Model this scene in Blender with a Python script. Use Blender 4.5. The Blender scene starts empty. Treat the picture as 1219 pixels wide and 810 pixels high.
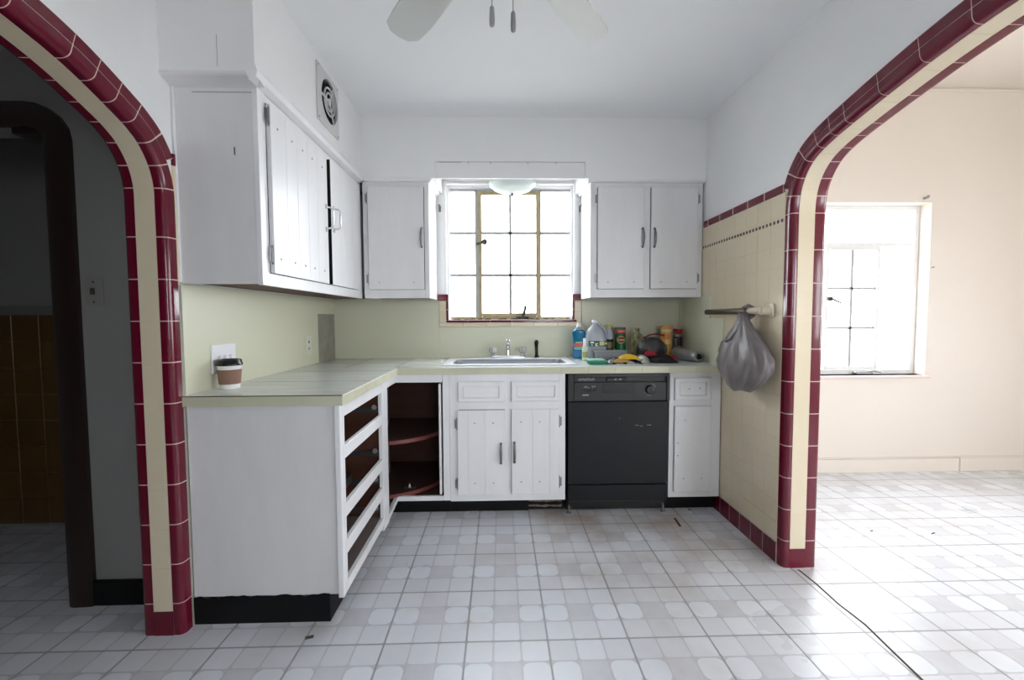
import bpy, bmesh, math, random
from mathutils import Vector, Matrix
from math import pi, sin, cos, radians
random.seed(7)
SC = bpy.context.scene
COL = SC.collection

# ------------------------------------------------------------------ camera, sky, exposure
F_PX, PITCH, YAW, ROLL, CAM_H = 522.19, 0.0509, 0.0266, -0.0047, 1.1913
_f = Vector((sin(YAW) * cos(PITCH), cos(YAW) * cos(PITCH), -sin(PITCH)))
_r = Vector((cos(YAW), -sin(YAW), 0)); _u = _r.cross(_f)
_r, _u = _r * cos(ROLL) + _u * sin(ROLL), -_r * sin(ROLL) + _u * cos(ROLL)
cam = bpy.data.cameras.new('camera'); camo = bpy.data.objects.new('camera', cam); COL.objects.link(camo)
camo.matrix_world = Matrix(((_r.x, _u.x, -_f.x, 0), (_r.y, _u.y, -_f.y, 0), (_r.z, _u.z, -_f.z, CAM_H), (0, 0, 0, 1)))
cam.sensor_fit = 'HORIZONTAL'; cam.sensor_width = 36; cam.lens = 36 * F_PX / 1219; cam.clip_start = .02
SC.camera = camo

SKY = 9.5
w = bpy.data.worlds.new('overcast_sky'); SC.world = w; w.use_nodes = True
bg = w.node_tree.nodes['Background']; bg.inputs[0].default_value = (.92, .95, 1, 1); bg.inputs[1].default_value = SKY

def portal(name, loc, rot, sx, sy):
    l = bpy.data.lights.new(name, 'AREA'); l.shape = 'RECTANGLE'; l.size = sx; l.size_y = sy
    l.cycles.is_portal = True
    o = bpy.data.objects.new(name, l); COL.objects.link(o); o.location = loc; o.rotation_euler = rot
portal('daylight_kitchen', (.08, 3.40, 1.65), (radians(-90), 0, 0), 1.0, 1.05)
portal('daylight_dining', (2.70, 3.44, 1.38), (radians(-90), 0, 0), 1.1, 1.35)
portal('daylight_side_a', (4.62, -1.35, 1.4), (0, radians(90), 0), 1.3, 1.2)
portal('daylight_side_b', (4.62, .8, 1.43), (0, radians(90), 0), 1.75, 2.0)

portal('daylight_rear_a', (3.3, -2.47, 1.43), (radians(90), 0, 0), 1.9, 1.65)  # portals of the two added rear windows
portal('daylight_rear_b', (.87, -2.47, 1.5), (radians(90), 0, 0), .9, 1.1)

vs = SC.view_settings
vs.view_transform = 'Standard'; vs.look = 'None'; vs.gamma = 1; vs.exposure = 0.70; vs.use_curve_mapping = False
SC.cycles.max_bounces = 14; SC.cycles.diffuse_bounces = 8; SC.cycles.transparent_max_bounces = 16
SC.cycles.use_denoising = True

# ------------------------------------------------------------------ helpers
def lin(c):
    return tuple((x / 255 / 12.92 if x / 255 <= .04045 else ((x / 255 + .055) / 1.055) ** 2.4) for x in c) + (1,)

def mat(name, col, rough=.5, metal=0, spec=.5, var=None, bump=None, coat=0, trans=0, col2=None, alpha=1, stretch=None, emit=0):
    m = bpy.data.materials.new(name); m.use_nodes = True; nt = m.node_tree; p = nt.nodes['Principled BSDF']
    p.inputs['Base Color'].default_value = lin(col); p.inputs['Roughness'].default_value = rough
    p.inputs['Metallic'].default_value = metal; p.inputs['Specular IOR Level'].default_value = spec
    p.inputs['Coat Weight'].default_value = coat; p.inputs['Coat Roughness'].default_value = .06
    p.inputs['Transmission Weight'].default_value = trans; p.inputs['Alpha'].default_value = alpha
    if emit: p.inputs['Emission Color'].default_value = lin(col); p.inputs['Emission Strength'].default_value = emit
    if var or bump:
        g = nt.nodes.new('ShaderNodeNewGeometry'); src = g.outputs['Position']
        if stretch:
            mp = nt.nodes.new('ShaderNodeMapping'); mp.inputs['Scale'].default_value = stretch
            nt.links.new(src, mp.inputs[0]); src = mp.outputs[0]
    if var:
        sc_, amt = var
        n = nt.nodes.new('ShaderNodeTexNoise'); n.inputs['Scale'].default_value = sc_; n.inputs['Detail'].default_value = 6
        n.inputs['Roughness'].default_value = .65
        nt.links.new(src, n.inputs['Vector'])
        r = nt.nodes.new('ShaderNodeValToRGB'); r.color_ramp.elements[0].position = .5 - amt; r.color_ramp.elements[1].position = .5 + amt
        r.color_ramp.elements[0].color = lin(col2 or tuple(x * .9 for x in col)); r.color_ramp.elements[1].color = lin(col)
        nt.links.new(n.outputs['Fac'], r.inputs[0]); nt.links.new(r.outputs[0], p.inputs['Base Color'])
    if bump:
        n = nt.nodes.new('ShaderNodeTexNoise'); n.inputs['Scale'].default_value = bump[0]; n.inputs['Detail'].default_value = 3
        nt.links.new(src, n.inputs['Vector'])
        b = nt.nodes.new('ShaderNodeBump'); b.inputs['Strength'].default_value = bump[1]; b.inputs['Distance'].default_value = .004
        nt.links.new(n.outputs['Fac'], b.inputs['Height']); nt.links.new(b.outputs[0], p.inputs['Normal'])
    return m

M = {}
M['wall'] = mat('white_wall_paint', (240, 240, 240), .55, var=(1.6, .35), col2=(233, 233, 233), bump=(60, .05))
M['ceil'] = mat('ceiling_paint', (240, 241, 243), .6, var=(1.2, .35), col2=(235, 236, 238))
M['dining'] = mat('cream_wall_paint', (226, 217, 207), .6, var=(1.4, .35), col2=(222, 212, 201))
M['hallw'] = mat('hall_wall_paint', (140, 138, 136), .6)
M['white'] = mat('white_enamel', (240, 240, 242), .32, var=(7, .3), col2=(231, 231, 233), bump=(28, .12), stretch=(1, 1, .25))
M['white2'] = mat('old_white_enamel', (230, 229, 230), .38, var=(9, .3), col2=(219, 218, 218), bump=(28, .12), stretch=(1, 1, .25))
M['chip'] = mat('chipped_paint', (92, 88, 84), .8)
M['seamgrey'] = mat('paint_seam', (160, 158, 156), .8)
M['cream'] = mat('cream_glazed_tile', (226, 213, 186), .16, var=(3, .4), col2=(219, 205, 177), spec=.5)
M['red'] = mat('burgundy_glazed_tile', (106, 17, 42), .12, var=(5, .4), col2=(96, 13, 36), spec=.5)
M['grout'] = mat('grout', (222, 208, 184), .8)
M['pinkgrout'] = mat('pink_grout', (226, 192, 186), .8)
M['dot'] = mat('dark_mosaic', (40, 26, 24), .3)
M['green'] = mat('pale_green_laminate', (218, 218, 196), .38, var=(1.2, .4), col2=(210, 209, 184))
M['greypatch'] = mat('bare_plaster', (168, 166, 154), .7, var=(9, .25), col2=(138, 137, 127))
M['counter'] = mat('mottled_laminate_top', (222, 226, 223), .2, var=(6, .22), col2=(202, 206, 202), stretch=(.5, 1.6, 1))
M['edge'] = mat('counter_edge', (208, 208, 182), .35, var=(4, .35), col2=(196, 194, 168))
M['black'] = mat('black_kick', (5, 5, 6), .6, spec=.3)
M['torn'] = mat('torn_kick', (150, 138, 120), .8, var=(30, .2), col2=(60, 48, 38))
M['brown'] = mat('brown_plywood', (92, 52, 34), .55, var=(3, .3), col2=(70, 38, 24), stretch=(1, 1, 6))
M['shelf'] = mat('shelf_board', (82, 58, 50), .5, var=(5, .3), col2=(80, 58, 48))
M['lip'] = mat('shelf_lip', (128, 66, 60), .4)
M['tray'] = mat('grey_brown_board', (120, 108, 104), .6, var=(8, .3), col2=(104, 92, 88))
M['steel'] = mat('zinc_steel', (150, 150, 152), .35, metal=.9)
M['chrome'] = mat('chrome', (214, 216, 220), .12, metal=1)
M['pewter'] = mat('pewter_handle', (128, 128, 124), .35, metal=.85)
M['stain'] = mat('stainless_steel', (176, 178, 184), .28, metal=.95)
M['rim'] = mat('sink_rim_steel', (222, 224, 230), .3, metal=.6)
M['dw'] = mat('black_appliance_enamel', (20, 21, 25), .36, spec=.3, var=(2, .4), col2=(18, 19, 23))
M['dwpanel'] = mat('black_appliance_plastic', (27, 27, 28), .45)
M['dwdark'] = mat('black_groove', (8, 8, 9), .35)
M['print'] = mat('grey_print', (150, 150, 150), .5)
M['whitep'] = mat('white_plastic', (236, 236, 240), .35)
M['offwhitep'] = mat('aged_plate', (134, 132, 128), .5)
M['wood'] = mat('dark_stained_wood', (42, 26, 20), .35, var=(6, .3), col2=(28, 17, 13), stretch=(4, 4, .6))
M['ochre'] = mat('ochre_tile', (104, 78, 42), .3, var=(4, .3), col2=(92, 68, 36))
M['greyborder'] = mat('grey_border_tile', (120, 122, 120), .3)
M['tan'] = mat('tan_steel_sash', (176, 162, 128), .5, var=(30, .2), col2=(150, 134, 100))
M['sash'] = mat('grey_steel_sash', (164, 164, 162), .5)
M['whitesash'] = mat('white_steel_sash', (226, 226, 226), .45)
M['dirt'] = mat('window_dirt', (60, 48, 34), .9)
M['darkmetal'] = mat('dark_bronze', (70, 66, 58), .4, metal=.7)
M['rod'] = mat('tarnished_rod', (104, 96, 84), .35, metal=.75)
M['ceramic'] = mat('cream_ceramic', (214, 200, 176), .18)
M['bag'] = mat('grey_plastic_film', (128, 121, 121), .38, var=(14, .3), col2=(110, 104, 105), bump=(35, .25))
M['cup'] = mat('white_paper_cup', (240, 238, 236), .5)
M['sleeve'] = mat('brown_card_sleeve', (142, 110, 92), .7)
M['lid'] = mat('black_lid', (14, 14, 15), .25)
M['fan'] = mat('fan_blade_white', (216, 218, 214), .45)
M['fanmetal'] = mat('brushed_nickel', (170, 170, 172), .3, metal=.9)
M['ventplate'] = mat('aluminium_plate', (204, 205, 204), .38, metal=.15)
M['void'] = mat('dark_void', (4, 4, 4), .9)  # near-black colour in place of shade inside cabinets and duct
M['scrap'] = mat('scrap_wood', (86, 44, 28), .7)
M['concrete'] = mat('outside_ground', (170, 168, 160), .9, var=(.8, .3))

def glassmat(name, tint=(1, 1, 1)):
    m = bpy.data.materials.new(name); m.use_nodes = True; nt = m.node_tree; nt.nodes.clear()
    out = nt.nodes.new('ShaderNodeOutputMaterial'); t = nt.nodes.new('ShaderNodeBsdfTransparent'); g = nt.nodes.new('ShaderNodeBsdfGlossy')
    t.inputs[0].default_value = tint + (1,); g.inputs['Roughness'].default_value = .03
    mx = nt.nodes.new('ShaderNodeMixShader'); mx.inputs[0].default_value = .06
    nt.links.new(t.outputs[0], mx.inputs[1]); nt.links.new(g.outputs[0], mx.inputs[2]); nt.links.new(mx.outputs[0], out.inputs[0])
    return m
M['glass'] = glassmat('window_glass', (.97, .98, .98))

def frosted(name, col, tr):
    m = bpy.data.materials.new(name); m.use_nodes = True; nt = m.node_tree; p = nt.nodes['Principled BSDF']
    out = nt.nodes['Material Output']
    p.inputs['Base Color'].default_value = lin(col); p.inputs['Roughness'].default_value = .15
    t = nt.nodes.new('ShaderNodeBsdfTranslucent'); t.inputs[0].default_value = lin(col)
    mx = nt.nodes.new('ShaderNodeMixShader'); mx.inputs[0].default_value = tr
    nt.links.new(p.outputs[0], mx.inputs[1]); nt.links.new(t.outputs[0], mx.inputs[2]); nt.links.new(mx.outputs[0], out.inputs[0])
    return m
M['bowl'] = frosted('frosted_glass', (222, 230, 228), .35)

def clearplastic(name, col, tr):
    m = bpy.data.materials.new(name); m.use_nodes = True; nt = m.node_tree; p = nt.nodes['Principled BSDF']
    out = nt.nodes['Material Output']
    p.inputs['Base Color'].default_value = lin(col); p.inputs['Roughness'].default_value = .12
    t = nt.nodes.new('ShaderNodeBsdfTransparent'); t.inputs[0].default_value = lin(col)
    mx = nt.nodes.new('ShaderNodeMixShader'); mx.inputs[0].default_value = tr
    nt.links.new(p.outputs[0], mx.inputs[1]); nt.links.new(t.outputs[0], mx.inputs[2]); nt.links.new(mx.outputs[0], out.inputs[0])
    return m
M['jug'] = clearplastic('cloudy_clear_plastic', (206, 212, 220), .35)
M['clearbox'] = clearplastic('thin_clear_plastic', (196, 200, 206), .45)

# vinyl floor: printed 3 x 3 rounded cells inside each 30 cm square
GX, GY, T = -.1321, 1.5583, .30
def vinyl():
    m = bpy.data.materials.new('printed_vinyl_floor'); m.use_nodes = True; nt = m.node_tree; p = nt.nodes['Principled BSDF']
    N, Lk = nt.nodes.new, nt.links.new
    def math_(op, a, b=None, c=None):
        n = N('ShaderNodeMath'); n.operation = op
        for i, v in enumerate((a, b, c)):
            if v is None: continue
            if isinstance(v, (int, float)): n.inputs[i].default_value = v
            else: Lk(v, n.inputs[i])
        return n.outputs[0]
    def mixc(f, a, b):
        n = N('ShaderNodeMix'); n.data_type = 'RGBA'
        if isinstance(f, (int, float)): n.inputs[0].default_value = f
        else: Lk(f, n.inputs[0])
        for i, v in ((6, a), (7, b)):
            if isinstance(v, tuple): n.inputs[i].default_value = v
            else: Lk(v, n.inputs[i])
        return n.outputs[2]
    g = N('ShaderNodeNewGeometry'); s = N('ShaderNodeSeparateXYZ'); Lk(g.outputs['Position'], s.inputs[0])
    X, Y = s.outputs[0], s.outputs[1]
    cx = math_('DIVIDE', math_('SUBTRACT', X, GX), T / 3); cy = math_('DIVIDE', math_('SUBTRACT', Y, GY), T / 3)
    fx = math_('ABSOLUTE', math_('SUBTRACT', math_('FLOORED_MODULO', cx, 1), .5)); fy = math_('ABSOLUTE', math_('SUBTRACT', math_('FLOORED_MODULO', cy, 1), .5))
    ix = math_('FLOOR', math_('FLOORED_MODULO', cx, 3)); iy = math_('FLOOR', math_('FLOORED_MODULO', cy, 3))
    ctr = math_('MULTIPLY', math_('COMPARE', ix, 1, .1), math_('COMPARE', iy, 1, .1))       # middle cell of a square
    side = math_('MAXIMUM', math_('MULTIPLY', math_('COMPARE', iy, 1, .1), math_('SUBTRACT', 1, ctr)), 0)
    r = math_('ADD', .12, math_('MULTIPLY', side, .16))
    h = math_('SUBTRACT', .468, r)
    dx = math_('MAXIMUM', math_('SUBTRACT', fx, h), 0); dy = math_('MAXIMUM', math_('SUBTRACT', fy, h), 0)
    d = math_('SUBTRACT', math_('SQRT', math_('ADD', math_('MULTIPLY', dx, dx), math_('MULTIPLY', dy, dy))), r)
    ms = N('ShaderNodeMapRange'); ms.inputs[1].default_value = -.012; ms.inputs[2].default_value = .012; ms.inputs[3].default_value = 1; ms.inputs[4].default_value = 0
    Lk(d, ms.inputs[0]); cell = ms.outputs[0]
    n1 = N('ShaderNodeTexNoise'); n1.inputs['Scale'].default_value = 22; n1.inputs['Detail'].default_value = 5; Lk(g.outputs['Position'], n1.inputs['Vector'])
    n2 = N('ShaderNodeTexNoise'); n2.inputs['Scale'].default_value = 2.2; n2.inputs['Detail'].default_value = 4; Lk(g.outputs['Position'], n2.inputs['Vector'])
    wn = N('ShaderNodeTexWhiteNoise'); wn.noise_dimensions = '2D'
    cmb = N('ShaderNodeCombineXYZ'); Lk(math_('FLOOR', cx), cmb.inputs[0]); Lk(math_('FLOOR', cy), cmb.inputs[1]); Lk(cmb.outputs[0], wn.inputs['Vector'])
    light = mixc(wn.outputs['Value'], lin((214, 218, 225)), lin((228, 232, 240)))
    light = mixc(math_('MULTIPLY', n1.outputs['Fac'], .5), light, lin((212, 212, 215)))
    light = mixc(math_('MULTIPLY', side, .45), light, lin((234, 240, 247)))
    dark = mixc(n1.outputs['Fac'], lin((184, 185, 191)), lin((214, 215, 221)))
    c = mixc(math_('MULTIPLY', cell, math_('SUBTRACT', 1, math_('MULTIPLY', ctr, .6))), dark, light)
    ex = math_('ABSOLUTE', math_('SUBTRACT', math_('FLOORED_MODULO', cx, 3), 1.5)); ey = math_('ABSOLUTE', math_('SUBTRACT', math_('FLOORED_MODULO', cy, 3), 1.5))
    eg = N('ShaderNodeMapRange'); eg.inputs[1].default_value = 1.45; eg.inputs[2].default_value = 1.475; eg.inputs[4].default_value = .7; Lk(math_('MAXIMUM', ex, ey), eg.inputs[0])
    c = mixc(eg.outputs[0], c, lin((160, 161, 166)))
    # traffic dirt and the brown stain by the dishwasher
    dst = N('ShaderNodeVectorMath'); dst.operation = 'DISTANCE'; Lk(g.outputs['Position'], dst.inputs[0]); dst.inputs[1].default_value = (.75, 2.5, 0)
    mr = N('ShaderNodeMapRange'); mr.inputs[1].default_value = .1; mr.inputs[2].default_value = 1.05; mr.inputs[3].default_value = .9; mr.inputs[4].default_value = 0
    Lk(dst.outputs['Value'], mr.inputs[0])
    st = N('ShaderNodeMapRange'); st.inputs[1].default_value = .42; st.inputs[2].default_value = .66; Lk(n2.outputs['Fac'], st.inputs[0])
    c = mixc(math_('MULTIPLY', mr.outputs[0], st.outputs[0]), c, lin((150, 128, 108)))
    st2 = N('ShaderNodeMapRange'); st2.inputs[1].default_value = .55; st2.inputs[2].default_value = .8; st2.inputs[4].default_value = .45; Lk(n2.outputs['Fac'], st2.inputs[0])
    c = mixc(st2.outputs[0], c, lin((172, 160, 148)))
    Lk(c, p.inputs['Base Color'])
    rr = N('ShaderNodeMapRange'); rr.inputs[3].default_value = .2; rr.inputs[4].default_value = .42; Lk(n2.outputs['Fac'], rr.inputs[0]); Lk(rr.outputs[0], p.inputs['Roughness'])
    b = N('ShaderNodeBump'); b.inputs['Strength'].default_value = .25; b.inputs['Distance'].default_value = .0015
    Lk(math_('ADD', cell, math_('MULTIPLY', n1.outputs['Fac'], .4)), b.inputs['Height']); Lk(b.outputs[0], p.inputs['Normal'])
    return m
M['vinyl'] = vinyl()
M['joint'] = mat('floor_joint', (150, 151, 155), .8)

WL = {}
def bmx(): return bmesh.new()
def finish(bm, name):
    bmesh.ops.recalc_face_normals(bm, faces=bm.faces)
    me = bpy.data.meshes.new(name); bm.to_mesh(me); bm.free(); return me
def place(o, parent, wl):
    COL.objects.link(o); WL[o.name] = Vector(wl)
    if parent: o.parent = parent; o.location = Vector(wl) - WL[parent.name]
    else: o.location = wl
    return o
def tag(o, label=None, cat=None, group=None, kind=None):
    if label: o['label'] = label
    if cat: o['category'] = cat
    if group: o['group'] = group
    if kind: o['kind'] = kind
    return o
def obj(name, bm, m, parent=None, origin=None, smooth=False, label=None, cat=None, group=None, kind=None):
    me = finish(bm, name) if isinstance(bm, bmesh.types.BMesh) else bm
    if origin is None:
        if parent: origin = WL[parent.name]
        else:
            xs = [v.co for v in me.vertices]
            origin = Vector(((min(v.x for v in xs) + max(v.x for v in xs)) / 2, (min(v.y for v in xs) + max(v.y for v in xs)) / 2, min(v.z for v in xs)))
    me.transform(Matrix.Translation(-Vector(origin)))
    for x in (m if isinstance(m, (list, tuple)) else [m]): me.materials.append(M[x] if isinstance(x, str) else x)
    if smooth:
        for p_ in me.polygons: p_.use_smooth = True
        if smooth != 'all':
            me.set_sharp_from_angle(angle=radians(38))
    o = bpy.data.objects.new(name, me)
    place(o, parent, origin)
    return tag(o, label, cat, group, kind)
def piece(name, me, loc, parent, rot=None):
    o = bpy.data.objects.new(name, me); place(o, parent, Vector(loc))
    if rot: o.rotation_euler = rot
    return o
def thing(name, loc, label, cat, group=None, kind=None):
    o = bpy.data.objects.new(name, None); o.empty_display_size = .05
    place(o, None, Vector(loc)); return tag(o, label, cat, group, kind)

def box(bm, x0, x1, y0, y1, z0, z1, bev=0, seg=1, mi=0):
    r = bmesh.ops.create_cube(bm, size=1, matrix=Matrix.Translation(((x0 + x1) / 2, (y0 + y1) / 2, (z0 + z1) / 2)) @ Matrix.Diagonal((abs(x1 - x0), abs(y1 - y0), abs(z1 - z0), 1)))
    vs_ = r['verts']; fs = list({f for v in vs_ for f in v.link_faces})
    for f in fs: f.material_index = mi
    if bev:
        es = list({e for v in vs_ for e in v.link_edges})
        rr = bmesh.ops.bevel(bm, geom=es, offset=bev, segments=seg, affect='EDGES', profile=.5)
        for f in rr['faces']: f.material_index = mi
    return bm
def B(x0, x1, y0, y1, z0, z1, bev=0, seg=1): return box(bmx(), x0, x1, y0, y1, z0, z1, bev, seg)
def rings(bm, rs, closed=True, cap=True, mi=0):
    vr = [[bm.verts.new(p) for p in r] for r in rs]
    n = len(vr[0])
    for a, b in zip(vr, vr[1:]):
        for i in range(n if closed else n - 1):
            j = (i + 1) % n
            try: bm.faces.new((a[i], a[j], b[j], b[i])).material_index = mi
            except ValueError: pass
    if cap:
        for r in (vr[0], vr[-1]):
            try: bm.faces.new(r).material_index = mi
            except ValueError: pass
    return vr
def lathe(bm, prof, c=(0, 0, 0), n=24, axis='z', cap=True, mi=0, sx=1, sy=1):
    rs = []
    for r, h in prof:
        ring = []
        for k in range(n):
            a = 2 * pi * k / n; p = (r * cos(a) * sx, r * sin(a) * sy, h)
            if axis == 'x': p = (h, p[0], p[1])
            if axis == 'y': p = (p[0], h, p[1])
            ring.append(Vector(p) + Vector(c))
        rs.append(ring)
    rings(bm, rs, cap=cap, mi=mi); return bm
def tube(bm, pts, r, n=8, mi=0):
    pts = [Vector(p) for p in pts]; rs = []; up = Vector((.13, .21, .97)).normalized()
    for i, p in enumerate(pts):
        t = (pts[min(i + 1, len(pts) - 1)] - pts[max(i - 1, 0)]).normalized()
        a = t.cross(up)
        if a.length < .05: a = t.cross(Vector((1, 0, 0)))
        a.normalize(); b = t.cross(a); rr = r[i] if isinstance(r, (list, tuple)) else r
        rs.append([p + a * rr * cos(2 * pi * k / n) + b * rr * sin(2 * pi * k / n) for k in range(n)])
    rings(bm, rs, mi=mi); return bm
def prism(bm, poly, axis, a, b, mi=0):
    def P(p, h): return {'x': (h, p[0], p[1]), 'y': (p[0], h, p[1]), 'z': (p[0], p[1], h)}[axis]
    rings(bm, [[Vector(P(p, a)) for p in poly], [Vector(P(p, b)) for p in poly]], mi=mi); return bm
def rrect(x0, x1, y0, y1, r, n=4):
    out = []
    for cx, cy, a0 in ((x1 - r, y1 - r, 0), (x0 + r, y1 - r, 90), (x0 + r, y0 + r, 180), (x1 - r, y0 + r, 270)):
        for k in range(n + 1):
            a = radians(a0 + 90 * k / n); out.append((cx + r * cos(a), cy + r * sin(a)))
    return out
def textmesh(s, size, depth=.0004, align='CENTER', bold=0):
    cu = bpy.data.curves.new('t', 'FONT'); cu.body = s; cu.size = size; cu.extrude = depth; cu.align_x = align; cu.align_y = 'CENTER'; cu.resolution_u = 2
    cu.offset = bold
    o = bpy.data.objects.new('t', cu); COL.objects.link(o)
    bpy.context.view_layer.update()
    me = bpy.data.meshes.new_from_object(o.evaluated_get(bpy.context.evaluated_depsgraph_get()))
    bpy.data.objects.remove(o); bpy.data.curves.remove(cu); return me

# ------------------------------------------------------------------ main dimensions
XL, XR, YB, ZC = -1.205, 1.335, 3.22, 2.46
XLo, XRo = -1.345, 1.485
DZC, DX1, YR = 2.86, 4.4, -2.3

# ------------------------------------------------------------------ floor
floor = obj('floor', B(-3.5, 4.6, -2.5, 3.62, -.12, -.004), 'joint', origin=(0, 0, -.12), kind='structure',
            label='worn pale grey vinyl floor printed with small rounded squares')
tm = finish(B(-T / 2 + .0007, T / 2 - .0007, -T / 2 + .0007, T / 2 - .0007, -.004, 0), 'vinyl_tile'); tm.materials.append(M['vinyl'])
rest = bmx(); SEAM = 1.405
for i in range(-12, 15):
    for j in range(-13, 6):
        x, y = GX + (i + .5) * T, GY + (j + .5) * T
        if not (-3.4 < x < 4.55 and -2.4 < y < 3.4): continue
        seen = y > 1.25 and -1.9 < x < 3.9 and abs(x) < y * 1.25 + .25
        hidden = (x < -.75 and 1.75 < y and x > -1.3) or (y > 2.85 and -1.3 < x < 1.35)
        if seen and not hidden: piece('vinyl_tile', tm, (x, y, 0), floor)
        else: box(rest, x - T / 2 + .0007, x + T / 2 - .0007, y - T / 2 + .0007, y + T / 2 - .0007, -.004, 0)
obj('vinyl_tile_field', rest, 'vinyl', floor, kind='stuff')
bm = bmx()
pth = [(1.395, 1.97), (1.40, 1.86), (1.393, 1.72), (1.402, 1.6), (1.385, 1.45), (1.37, 1.3), (1.372, 1.0), (1.378, .3), (1.38, -.1)]
rings(bm, [[Vector((x - .0045, y, .0005)), Vector((x - .002, y, .002)), Vector((x + .003, y, .0018)), Vector((x + .0045, y, .0005))] for x, y in pth])
obj('seam_strip', bm, mat('open_floor_seam', (74, 62, 48), .7), floor)
for (x, y, l, a, wd) in ((1.02, 2.46, .10, 1.5, .012), (1.16, 2.62, .02, .3, .008), (2.36, 2.28, .03, .4, .006), (2.05, 2.32, .015, .1, .006), (-.72, 1.60, .03, .3, .014)):
    bm = bmx(); box(bm, -l / 2, l / 2, -wd / 2, wd / 2, 0, .004, .001)
    bmesh.ops.rotate(bm, verts=bm.verts, cent=(0, 0, 0), matrix=Matrix.Rotation(a, 3, 'Z')); bmesh.ops.translate(bm, verts=bm.verts, vec=(x, y, 0))
    if l == .10: obj('wood_splinter', bm, 'scrap', label='thin brown wood splinter lying on the floor before the dishwasher', cat='splinter')
    else: obj('floor_chip', bm, 'chip', floor)

# ------------------------------------------------------------------ ceilings
obj('ceiling', B(-3.5, XRo - .01, -2.5, YB + .2, ZC, ZC + .12), 'ceil', kind='structure', label='plain white plaster ceiling of the kitchen')
obj('ceiling_dining', B(XRo, DX1 + .2, -2.5, YB + .2, DZC, DZC + .12), 'dining', kind='structure', label='higher cream ceiling of the room beyond the right arch')

# ------------------------------------------------------------------ arches
def arch_curve(y0, half):
    """half: (u, z) from jamb to apex; returns polyline (y, z), normals, lengths"""
    pts = [(0, 0), (0, .6), (0, 1.2)] + half
    full = pts + [(2 * half[-1][0] - u, z) for u, z in reversed(pts[:-1])]
    P = [Vector((y0 - u, z)) for u, z in full]
    out = []
    for i in range(len(P) - 1):
        p0, p1, p2, p3 = P[max(i - 1, 0)], P[i], P[i + 1], P[min(i + 2, len(P) - 1)]
        straight = abs(p1.x - p2.x) < 1e-6
        m = 2 if straight else 6
        for k in range(m):
            t = k / m
            if straight: out.append(p1.lerp(p2, t)); continue
            d1 = (p2 - p0) * .5; d2 = (p3 - p1) * .5; L = (p2 - p1).length
            if d1.length > 0: d1 = d1.normalized() * L
            if d2.length > 0: d2 = d2.normalized() * L
            h1 = 2 * t ** 3 - 3 * t ** 2 + 1; h2 = t ** 3 - 2 * t ** 2 + t; h3 = -2 * t ** 3 + 3 * t ** 2; h4 = t ** 3 - t ** 2
            out.append(p1 * h1 + d1 * h2 + p2 * h3 + d2 * h4)
    out.append(P[-1]); N = []; S = [0]
    for i in range(len(out)):
        t = (out[min(i + 1, len(out) - 1)] - out[max(i - 1, 0)]).normalized(); N.append(Vector((t.y, -t.x)))
        if i: S.append(S[-1] + (out[i] - out[i - 1]).length)
    return out, N, S
def arch_at(A, s):
    P, N, S = A
    s = max(0, min(S[-1], s))
    for i in range(len(S) - 1):
        if s <= S[i + 1] or i == len(S) - 2:
            t = (s - S[i]) / max(S[i + 1] - S[i], 1e-9); return P[i].lerp(P[i + 1], t), N[i].lerp(N[i + 1], t).normalized()
def sweep(A, sec, s0, s1):
    S = A[2]; ss = [s0] + [s for s in S if s0 + .004 < s < s1 - .004] + [s1]; rs = []
    for s in ss:
        p, n = arch_at(A, s); rs.append([Vector((x, p.x + n.x * w_, p.y + n.y * w_)) for x, w_ in sec])
    bm = bmx(); rings(bm, rs); return bm
def bull(xk, d, cover, face=.045):
    r = .022; sec = [(xk + d * cover, 0)]
    for k in range(6):
        a = pi / 2 * k / 5; sec.append((xk - d * .008 + d * r * (1 - sin(a)), r * (1 - cos(a))))
    sec += [(xk - d * .008, face), (xk + d * .003, face), (xk + d * .003, .010), (xk + d * cover, .010)]
    return sec
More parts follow.
